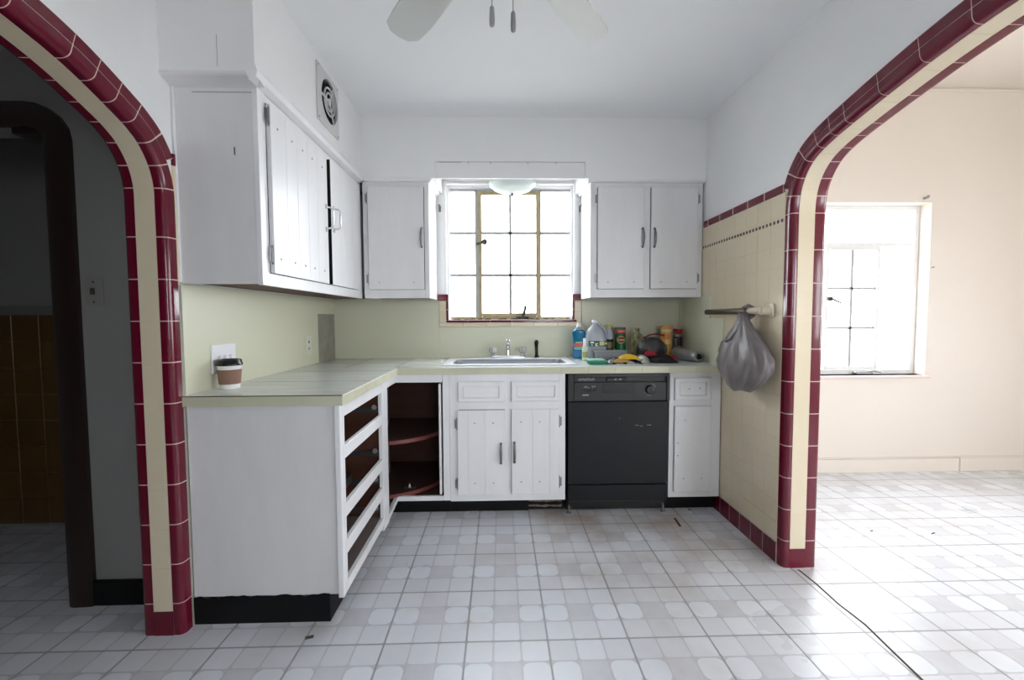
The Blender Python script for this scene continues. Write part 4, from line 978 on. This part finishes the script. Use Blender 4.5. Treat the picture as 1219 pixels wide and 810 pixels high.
bm = bmx(); tube(bm, [(RX - .03, 2.235, 1.205), (RX - .055, 2.265, 1.14), (RX - .085, 2.285, 1.085), (RX - .095, 2.27, 1.065), (RX - .09, 2.245, 1.075), (RX - .06, 2.225, 1.13), (RX - .03, 2.22, 1.19)], [.012, .009, .008, .009, .008, .009, .012], 8); obj('handle_loop', bm, 'bag', t, smooth=True)

# ------------------------------------------------------------------ things on the counter
C_ = lambda n, c, r=.35, **k: mat(n, c, r, **k)
def lbl_band(bm, r0, z0, z1, c, a0, a1, n=12, sx=1, sy=1, off=.0006):
    """part of a cylinder wall facing the camera; angles in degrees, -90 faces -y"""
    rs = []
    for k in range(n + 1):
        a = radians(a0 + (a1 - a0) * k / n)
        rs.append([Vector((c[0] + (r0 + o_) * cos(a) * sx, c[1] + (r0 + o_) * sin(a) * sy, z)) for o_, z in ((0, z0), (off, z0), (off, z1), (0, z1))])
    rings(bm, rs); return bm
def wrap_text(s, size, r, c, z, ang=-90, bold=0, sx=1, sy=1):
    me = textmesh(s, size, .0004, bold=bold)
    for v in me.vertices:
        a = radians(ang) + v.co.x / r; rr = r + .001 + v.co.z
        v.co = Vector((c[0] + rr * cos(a) * sx, c[1] + rr * sin(a) * sy, z + v.co.y))
    return me

# blue dish soap
c = (.556, 3.09, 0)
t = thing('dish_soap_bottle', (c[0], c[1], CZ), 'blue dish soap bottle with white cap nearest the window', 'bottle')
def oval(bm, prof, c, n=28): return lathe(bm, [(r, CZ + h) for r, h in prof], c, n, sy=.62)
blue = clearplastic('blue_soap', (16, 128, 176), .25)
obj('bottle_body', oval(bmx(), [(.038, 0), (.043, .006), (.043, .06), (.039, .10), (.040, .14), (.046, .175), (.044, .195), (.032, .203)], c), blue, t, smooth=True)
obj('shoulder', oval(bmx(), [(.032, .2035), (.024, .215), (.017, .222)], c), 'clearbox', t, smooth=True)
obj('cap', lathe(bmx(), [(.018, CZ + .2225), (.017, CZ + .232), (.013, CZ + .236), (.012, CZ + .248), (.009, CZ + .252)], c, 20), 'whitep', t, smooth=True)
l_ = obj('label', lbl_band(bmx(), .0435, CZ + .012, CZ + .055, c, -165, -20, sy=.62), C_('soap_label_blue', (60, 130, 190)), t)
obj('label_band', lbl_band(bmx(), .0412, CZ + .085, CZ + .107, c, -160, -25, sy=.62, off=.0012), C_('soap_label_pink', (214, 96, 110)), t)
obj('label_arc', lbl_band(bmx(), .0415, CZ + .058, CZ + .083, c, -150, -60, sy=.62, off=.0012), C_('soap_label_teal', (120, 190, 186)), t)
obj('label_top', lbl_band(bmx(), .041, CZ + .109, CZ + .120, c, -130, -60, sy=.62, off=.0012), C_('soap_label_yellow', (190, 196, 110)), t)
# small white bottle
c = (.572, 2.955, 0)
t = thing('small_white_bottle', (c[0], c[1], CZ), 'small white and pale green bottle standing before the blue soap', 'bottle')
obj('bottle_body', lathe(bmx(), [(.017, CZ), (.019, CZ + .004), (.018, CZ + .085), (.011, CZ + .10)], c, 20), C_('pale_green_plastic', (214, 230, 206)), t, smooth=True)
obj('cap', lathe(bmx(), [(.012, CZ + .1005), (.012, CZ + .145), (.009, CZ + .15)], c, 16), 'whitep', t, smooth=True)
obj('label', lbl_band(bmx(), .0188, CZ + .02, CZ + .06, c, -150, -30, off=.001), C_('olive_print', (160, 172, 110)), t)
# water jug
c = (.668, 3.08, 0)
t = thing('water_jug', (c[0], c[1], CZ), 'clear plastic gallon jug with white cap and green label', 'jug')
def sqloop(hw, hd, r, z): return [Vector((c[0] + a, c[1] + b, CZ + z)) for a, b in rrect(-hw, hw, -hd, hd, r, 4)]
bm = bmx(); rings(bm, [sqloop(.066, .062, .03, 0), sqloop(.072, .068, .03, .008), sqloop(.072, .068, .03, .13), sqloop(.070, .066, .04, .165), sqloop(.052, .05, .04, .205), sqloop(.028, .028, .0279, .235), sqloop(.019, .019, .0189, .245), sqloop(.019, .019, .0189, .252)]); obj('jug_body', bm, 'jug', t, smooth=True)
obj('cap', lathe(bmx(), [(.022, CZ + .2525), (.022, CZ + .270), (.019, CZ + .273)], c, 20), 'whitep', t, smooth=True)
obj('handle', tube(bmx(), [(c[0] + .03, c[1], CZ + .235), (c[0] + .055, c[1] - .01, CZ + .222), (c[0] + .074, c[1] - .01, CZ + .19), (c[0] + .076, c[1], CZ + .155), (c[0] + .068, c[1], CZ + .135)], [.010, .011, .011, .011, .010], 10), 'jug', t, smooth=True)
l_ = obj('label', B(c[0] - .058, c[0] + .072, c[1] - .0705, c[1] - .0685, CZ + .090, CZ + .128, .0005), C_('jug_label_green', (30, 84, 62)), t)
gold = C_('label_gold', (196, 190, 120)); y = c[1] - .0708
for x0_, x1_, z0_, z1_, m_ in ((-.045, -.022, .112, .122, 'cup'), (-.04, -.03, .097, .103, 'cup'), (.018, .05, .096, .124, gold), (.055, .068, .104, .116, gold), (-.012, -.004, .092, .112, 'cup'), (-.004, .008, .092, .097, 'cup'), (-.004, .008, .107, .112, 'cup')): obj('print', B(c[0] + x0_, c[0] + x1_, y - .0004, y, CZ + z0_, CZ + z1_), m_, l_)
# brown bottle with yellow cap
c = (.778, 3.12, 0)
t = thing('brown_bottle', (c[0], c[1], CZ), 'half-full brown bottle with yellow-green cap between jug and green can', 'bottle')
obj('bottle_body', lathe(bmx(), [(.028, CZ), (.031, CZ + .005), (.031, CZ + .128), (.031, CZ + .134)], c, 24), C_('brown_liquid', (52, 42, 26), .15), t, smooth=True)
obj('neck', lathe(bmx(), [(.031, CZ + .1345), (.031, CZ + .172), (.026, CZ + .192), (.017, CZ + .205), (.016, CZ + .217)], c, 24), 'jug', t, smooth=True)
obj('cap', lathe(bmx(), [(.021, CZ + .2175), (.021, CZ + .236), (.018, CZ + .239)], c, 20), C_('yellow_green_cap', (178, 180, 58)), t, smooth=True)
obj('label', lbl_band(bmx(), .0312, CZ + .07, CZ + .115, c, -130, -50, off=.001), C_('olive_label', (120, 116, 76)), t)
# green cleanser can
c = (.855, 3.10, 0)
t = thing('cleanser_can', (c[0], c[1], CZ), 'green and red cleanser can with oval Comet badge', 'can')
obj('can_body', lathe(bmx(), [(.036, CZ), (.037, CZ + .003), (.0365, CZ + .006), (.0365, CZ + .213), (.037, CZ + .216)], c, 32), C_('can_green', (22, 110, 58), .25), t, smooth=True)
obj('can_top', lathe(bmx(), [(.037, CZ + .2165), (.036, CZ + .220), (.033, CZ + .218), (.01, CZ + .217)], c, 32), C_('can_rim', (120, 116, 110), .3, metal=.8), t, smooth=True)
obj('red_band', lathe(bmx(), [(.0366, CZ + .176), (.0373, CZ + .178), (.0373, CZ + .205), (.0366, CZ + .207)], c, 32, cap=False), C_('can_red', (178, 40, 50), .3), t, smooth=True)
def badge(rw, rh, z, off, m_, nm, par):
    bm = bmx(); vs_ = []
    for k in range(28):
        a = 2 * pi * k / 28; x = rw * cos(a); th = radians(-98) + x / .0366; vs_.append(Vector((c[0] + (.0366 + off) * cos(th), c[1] + (.0366 + off) * sin(th), z + rh * sin(a))))
    cv = bm.verts.new((c[0] + (.0366 + off) * cos(radians(-98)), c[1] + (.0366 + off) * sin(radians(-98)), z)); vv = [bm.verts.new(v) for v in vs_]
    for k in range(28): bm.faces.new((cv, vv[k], vv[(k + 1) % 28]))
    return obj(nm, bm, m_, par)
badge(.031, .027, CZ + .132, .0006, C_('badge_gold', (206, 178, 90)), 'badge', t)
b_ = badge(.028, .022, CZ + .132, .0012, C_('badge_red', (140, 30, 40)), 'badge', t)
obj('lettering', wrap_text('Comet', .019, .0366, c, CZ + .132, -98, .0004), 'cup', t, origin=None)
obj('band_lettering', wrap_text('POWDER', .013, .0366, c, CZ + .1915, -95, .0004), C_('pale_pink_print', (230, 170, 172)), t) if False else None
obj('band_print', lbl_band(bmx(), .0366, CZ + .185, CZ + .198, c, -135, -50, off=.0014), C_('pale_pink_print', (224, 140, 146)), t)
# clear food box
t = thing('clear_plastic_box', (.745, 3.0, CZ), 'low clear plastic box behind the foil packet', 'box')
bm = bmx(); rs = [[Vector((a, b, z)) for a, b in rrect(x0_, x1_, y0_, y1_, .012, 3)] for x0_, x1_, y0_, y1_, z in ((.640, .842, 2.90, 2.985, CZ), (.632, .850, 2.895, 2.99, CZ + .058))]
rings(bm, rs); obj('tray', bm, 'clearbox', t, smooth=True)
obj('lid', B(.628, .854, 2.891, 2.994, CZ + .0585, CZ + .070, .003), 'clearbox', t)
# green scouring pads
t = thing('scouring_pads', (.605, 2.70, CZ), 'flat green packet of scouring pads at the counter edge', 'sponge')
obj('pad', B(.545, .665, 2.66, 2.75, CZ, CZ + .020, .005, 2), C_('green_pad', (34, 128, 92), .8), t); obj('pad', B(.540, .645, 2.675, 2.765, CZ + .0205, CZ + .031, .004, 2), C_('pale_green_pad', (150, 196, 180), .7), t)
# crumpled snack packet
def crumple(x0, x1, y0, y1, z, h, seed, nx=26, ny=14, amp=.012):
    rnd = random.Random(seed); bm = bmx(); g = []
    ph = [(rnd.uniform(20, 90), rnd.uniform(20, 90), rnd.uniform(0, 6)) for _ in range(7)]
    for side in (0, 1):
        gg = []
        for i in range(nx + 1):
            row = []
            for j in range(ny + 1):
                u, v = i / nx, j / ny; x = x0 + (x1 - x0) * u; y = y0 + (y1 - y0) * v
                e = (sin(pi * u) ** .45) * (sin(pi * v) ** .5)
                f = sum(sin(a * x + b * y + p) for a, b, p in ph) / 7
                if side: zz = z + .003 + e * (h + amp * f * 2.2)
                else: zz = z + .001
                x += .006 * sin(60 * y + seed) ; y += .006 * sin(50 * x + seed)
                row.append(bm.verts.new((x, y, max(zz, z + .0008 + .002 * side))))
            gg.append(row)
        g.append(gg)
        for i in range(nx):
            for j in range(ny): bm.faces.new((gg[i][j], gg[i + 1][j], gg[i + 1][j + 1], gg[i][j + 1]))
    a, b = g
    per = [(i, 0) for i in range(nx)] + [(nx, j) for j in range(ny)] + [(i, ny) for i in range(nx, 0, -1)] + [(0, j) for j in range(ny, 0, -1)]
    for k in range(len(per)):
        p, q = per[k], per[(k + 1) % len(per)]; bm.faces.new((a[p[0]][p[1]], a[q[0]][q[1]], b[q[0]][q[1]], b[p[0]][p[1]]))
    return bm
t = thing('snack_packet', (.76, 2.77, CZ), 'crumpled black and yellow foil packet near the counter edge', 'packet')
obj('foil_body', crumple(.665, .88, 2.67, 2.86, CZ, .028, 3), mat('black_silver_foil', (30, 24, 20), .22, metal=.3, var=(28, .06), col2=(196, 194, 190)), t, smooth=True)
bm = crumple(.745, .868, 2.69, 2.80, CZ + .028, .028, 5, amp=.004); obj('yellow_panel', bm, C_('yellow_print', (216, 178, 40), .3), t, smooth=True)
bm = crumple(.70, .79, 2.665, 2.72, CZ + .012, .020, 9, amp=.006); obj('gold_panel', bm, C_('gold_print', (176, 140, 70), .3), t, smooth=True)
t = thing('clear_wrapper', (.93, 2.80, CZ), 'crumpled clear plastic wrapper between yellow packet and grey bag', 'wrapper')
obj('film', crumple(.884, .945, 2.70, 2.90, CZ, .045, 12, amp=.016), mat('wrinkled_film', (196, 200, 190), .2, var=(26, .12), col2=(118, 122, 108)), t, smooth=True)
# dark grey bag with red cloth
t = thing('dark_plastic_bag', (1.03, 2.90, CZ), 'bulging dark grey plastic bag beside the orange canister', 'bag')
bm = bmx(); rs = []
for k, (h, r) in enumerate([(0, .055), (.02, .078), (.06, .090), (.10, .085), (.13, .064), (.15, .036), (.158, .012)]):
    rs.append([Vector((1.022 + r * (1 + .09 * sin(7 * a + k) + .05 * sin(13 * a - k)) * cos(a) * 1.05, 2.93 + r * .8 * (1 + .08 * sin(6 * a - k)) * sin(a), CZ + h)) for a in [2 * pi * q / 44 for q in range(44)]])
rings(bm, rs); obj('bag_body', bm, mat('dark_grey_film', (62, 60, 62), .32, bump=(40, .4)), t, smooth='all')
obj('twist_tie', tube(bmx(), [(.965, 2.93, CZ + .150), (1.0, 2.91, CZ + .172), (1.04, 2.90, CZ + .178), (1.08, 2.90, CZ + .170), (1.10, 2.92, CZ + .165)], .006, 8), C_('dark_red_print', (96, 26, 34)), t, smooth=True)
t = thing('clear_bag_top', (.985, 3.06, CZ), 'clear bag with yellow print behind the dark grey bag', 'bag')
bm = bmx(); rs = []
for k, (h, r) in enumerate([(0, .05), (.06, .062), (.13, .056), (.165, .034), (.185, .014), (.215, .018)]):
    rs.append([Vector((.985 + r * (1 + .1 * sin(6 * a + k)) * cos(a) - .02 * (h > .15), 3.07 + r * .7 * (1 + .1 * sin(7 * a - k)) * sin(a), CZ + h)) for a in [2 * pi * q / 36 for q in range(36)]])
rings(bm, rs); obj('bag_body', bm, mat('yellowish_film', (176, 172, 128), .25, var=(30, .1), col2=(120, 112, 80)), t, smooth='all')
t = thing('black_red_cloth', (1.03, 2.77, CZ), 'crumpled black and red cloth in front of the dark bag', 'cloth')
obj('cloth_body', crumple(.965, 1.12, 2.715, 2.84, CZ, .040, 21, amp=.012), mat('black_cloth', (10, 9, 10), .8), t, smooth=True)
obj('red_fold', crumple(.945, 1.01, 2.80, 2.845, CZ + .040, .032, 23, amp=.004), C_('crimson_cloth', (150, 20, 46), .8), t, smooth=True)
obj('red_fold', crumple(1.085, 1.13, 2.76, 2.82, CZ + .020, .022, 25, amp=.003), C_('red_cloth', (140, 16, 30), .8), t, smooth=True)
# orange canister
c = (1.180, 3.09, 0)
t = thing('wipes_canister', (c[0], c[1], CZ), 'tall orange and yellow canister with cream band', 'canister')
obj('can_body', lathe(bmx(), [(.038, CZ), (.040, CZ + .004), (.040, CZ + .185)], c, 32), C_('orange_label', (224, 150, 48), .4, var=(26, .15), col2=(226, 190, 90)), t, smooth=True)
obj('cream_band', lathe(bmx(), [(.040, CZ + .1855), (.0405, CZ + .187), (.0405, CZ + .203), (.040, CZ + .204)], c, 32), C_('cream_band', (232, 214, 176)), t, smooth=True)
obj('lid', lathe(bmx(), [(.0415, CZ + .2045), (.0415, CZ + .226), (.037, CZ + .230), (.01, CZ + .230)], c, 32), C_('orange_lid', (226, 164, 84)), t, smooth=True)
obj('pink_panel', lbl_band(bmx(), .0402, CZ + .01, CZ + .168, c, -55, 0, off=.0008), C_('pink_panel', (206, 170, 168)), t)
obj('red_print', lbl_band(bmx(), .0402, CZ + .135, CZ + .172, c, -150, -75, off=.0008), C_('salmon_print', (222, 128, 84)), t)
obj('yellow_print', lbl_band(bmx(), .0402, CZ + .10, CZ + .13, c, -120, -60, off=.0008), C_('pale_yellow_print', (234, 206, 120)), t)
# silver roll
t = thing('foil_roll', (1.22, 2.83, CZ), 'grey plastic-wrapped roll lying in the corner of the counter', 'roll')
bm = bmx(); p0, p1 = Vector((1.222, 3.02, CZ + .042)), Vector((1.268, 2.755, CZ + .036)); ax = (p1 - p0).normalized(); sd = ax.cross(Vector((0, 0, 1))).normalized(); up = sd.cross(ax)
def ringat(tt, r, ri=None): return [p0.lerp(p1, tt) + sd * (r * cos(2 * pi * k / 32) * (1 + .03 * sin(5 * 2 * pi * k / 32 + tt * 9))) + up * (r * .86 * sin(2 * pi * k / 32)) for k in range(32)]
rings(bm, [ringat(0, .041), ringat(.02, .045), ringat(.35, .047), ringat(.6, .043), ringat(.97, .040), ringat(1, .037), ringat(1, .024), ringat(.96, .022)]); obj('roll_body', bm, mat('silver_film', (172, 172, 174), .28, metal=.25, bump=(40, .35), var=(14, .2), col2=(142, 142, 146)), t, smooth=True)
obj('core', (lambda b: (rings(b, [ringat(.95, .021), ringat(1.005, .021), ringat(1.005, .016), ringat(.965, .015)]), b)[1])(bmx()), C_('dark_core', (50, 46, 44), .7), t, smooth=True)
# bottle with red cap
c = (1.285, 3.13, 0)
t = thing('red_cap_bottle', (c[0], c[1], CZ), 'dark bottle with red flip cap in the right counter corner', 'bottle')
obj('bottle_body', lathe(bmx(), [(.030, CZ), (.033, CZ + .004), (.033, CZ + .145), (.026, CZ + .165), (.019, CZ + .172)], c, 26, sy=.9), C_('tan_bottle', (150, 136, 112), .3), t, smooth=True)
obj('label', lbl_band(bmx(), .0334, CZ + .085, CZ + .150, c, -175, -60, off=.001, sy=.9), C_('dark_label', (26, 20, 20), .3), t)
obj('label', lbl_band(bmx(), .0334, CZ + .150, CZ + .165, c, -150, -60, off=-.004, sy=.9), C_('grey_label', (150, 148, 148), .3), t)
for k in range(3): obj('print', lbl_band(bmx(), .0348, CZ + .094 + k * .016, CZ + .102 + k * .016, c, -150, -132, 4, off=.0006, sy=.9), 'cup', t)
bm = bmx(); lathe(bm, [(.024, CZ + .1725), (.026, CZ + .182), (.026, CZ + .196), (.022, CZ + .204)], c, 20); box(bm, c[0] - .036, c[0] - .01, c[1] - .012, c[1] + .012, CZ + .186, CZ + .206, .004); obj('cap', bm, C_('red_cap', (176, 22, 40), .3), t, smooth=True)
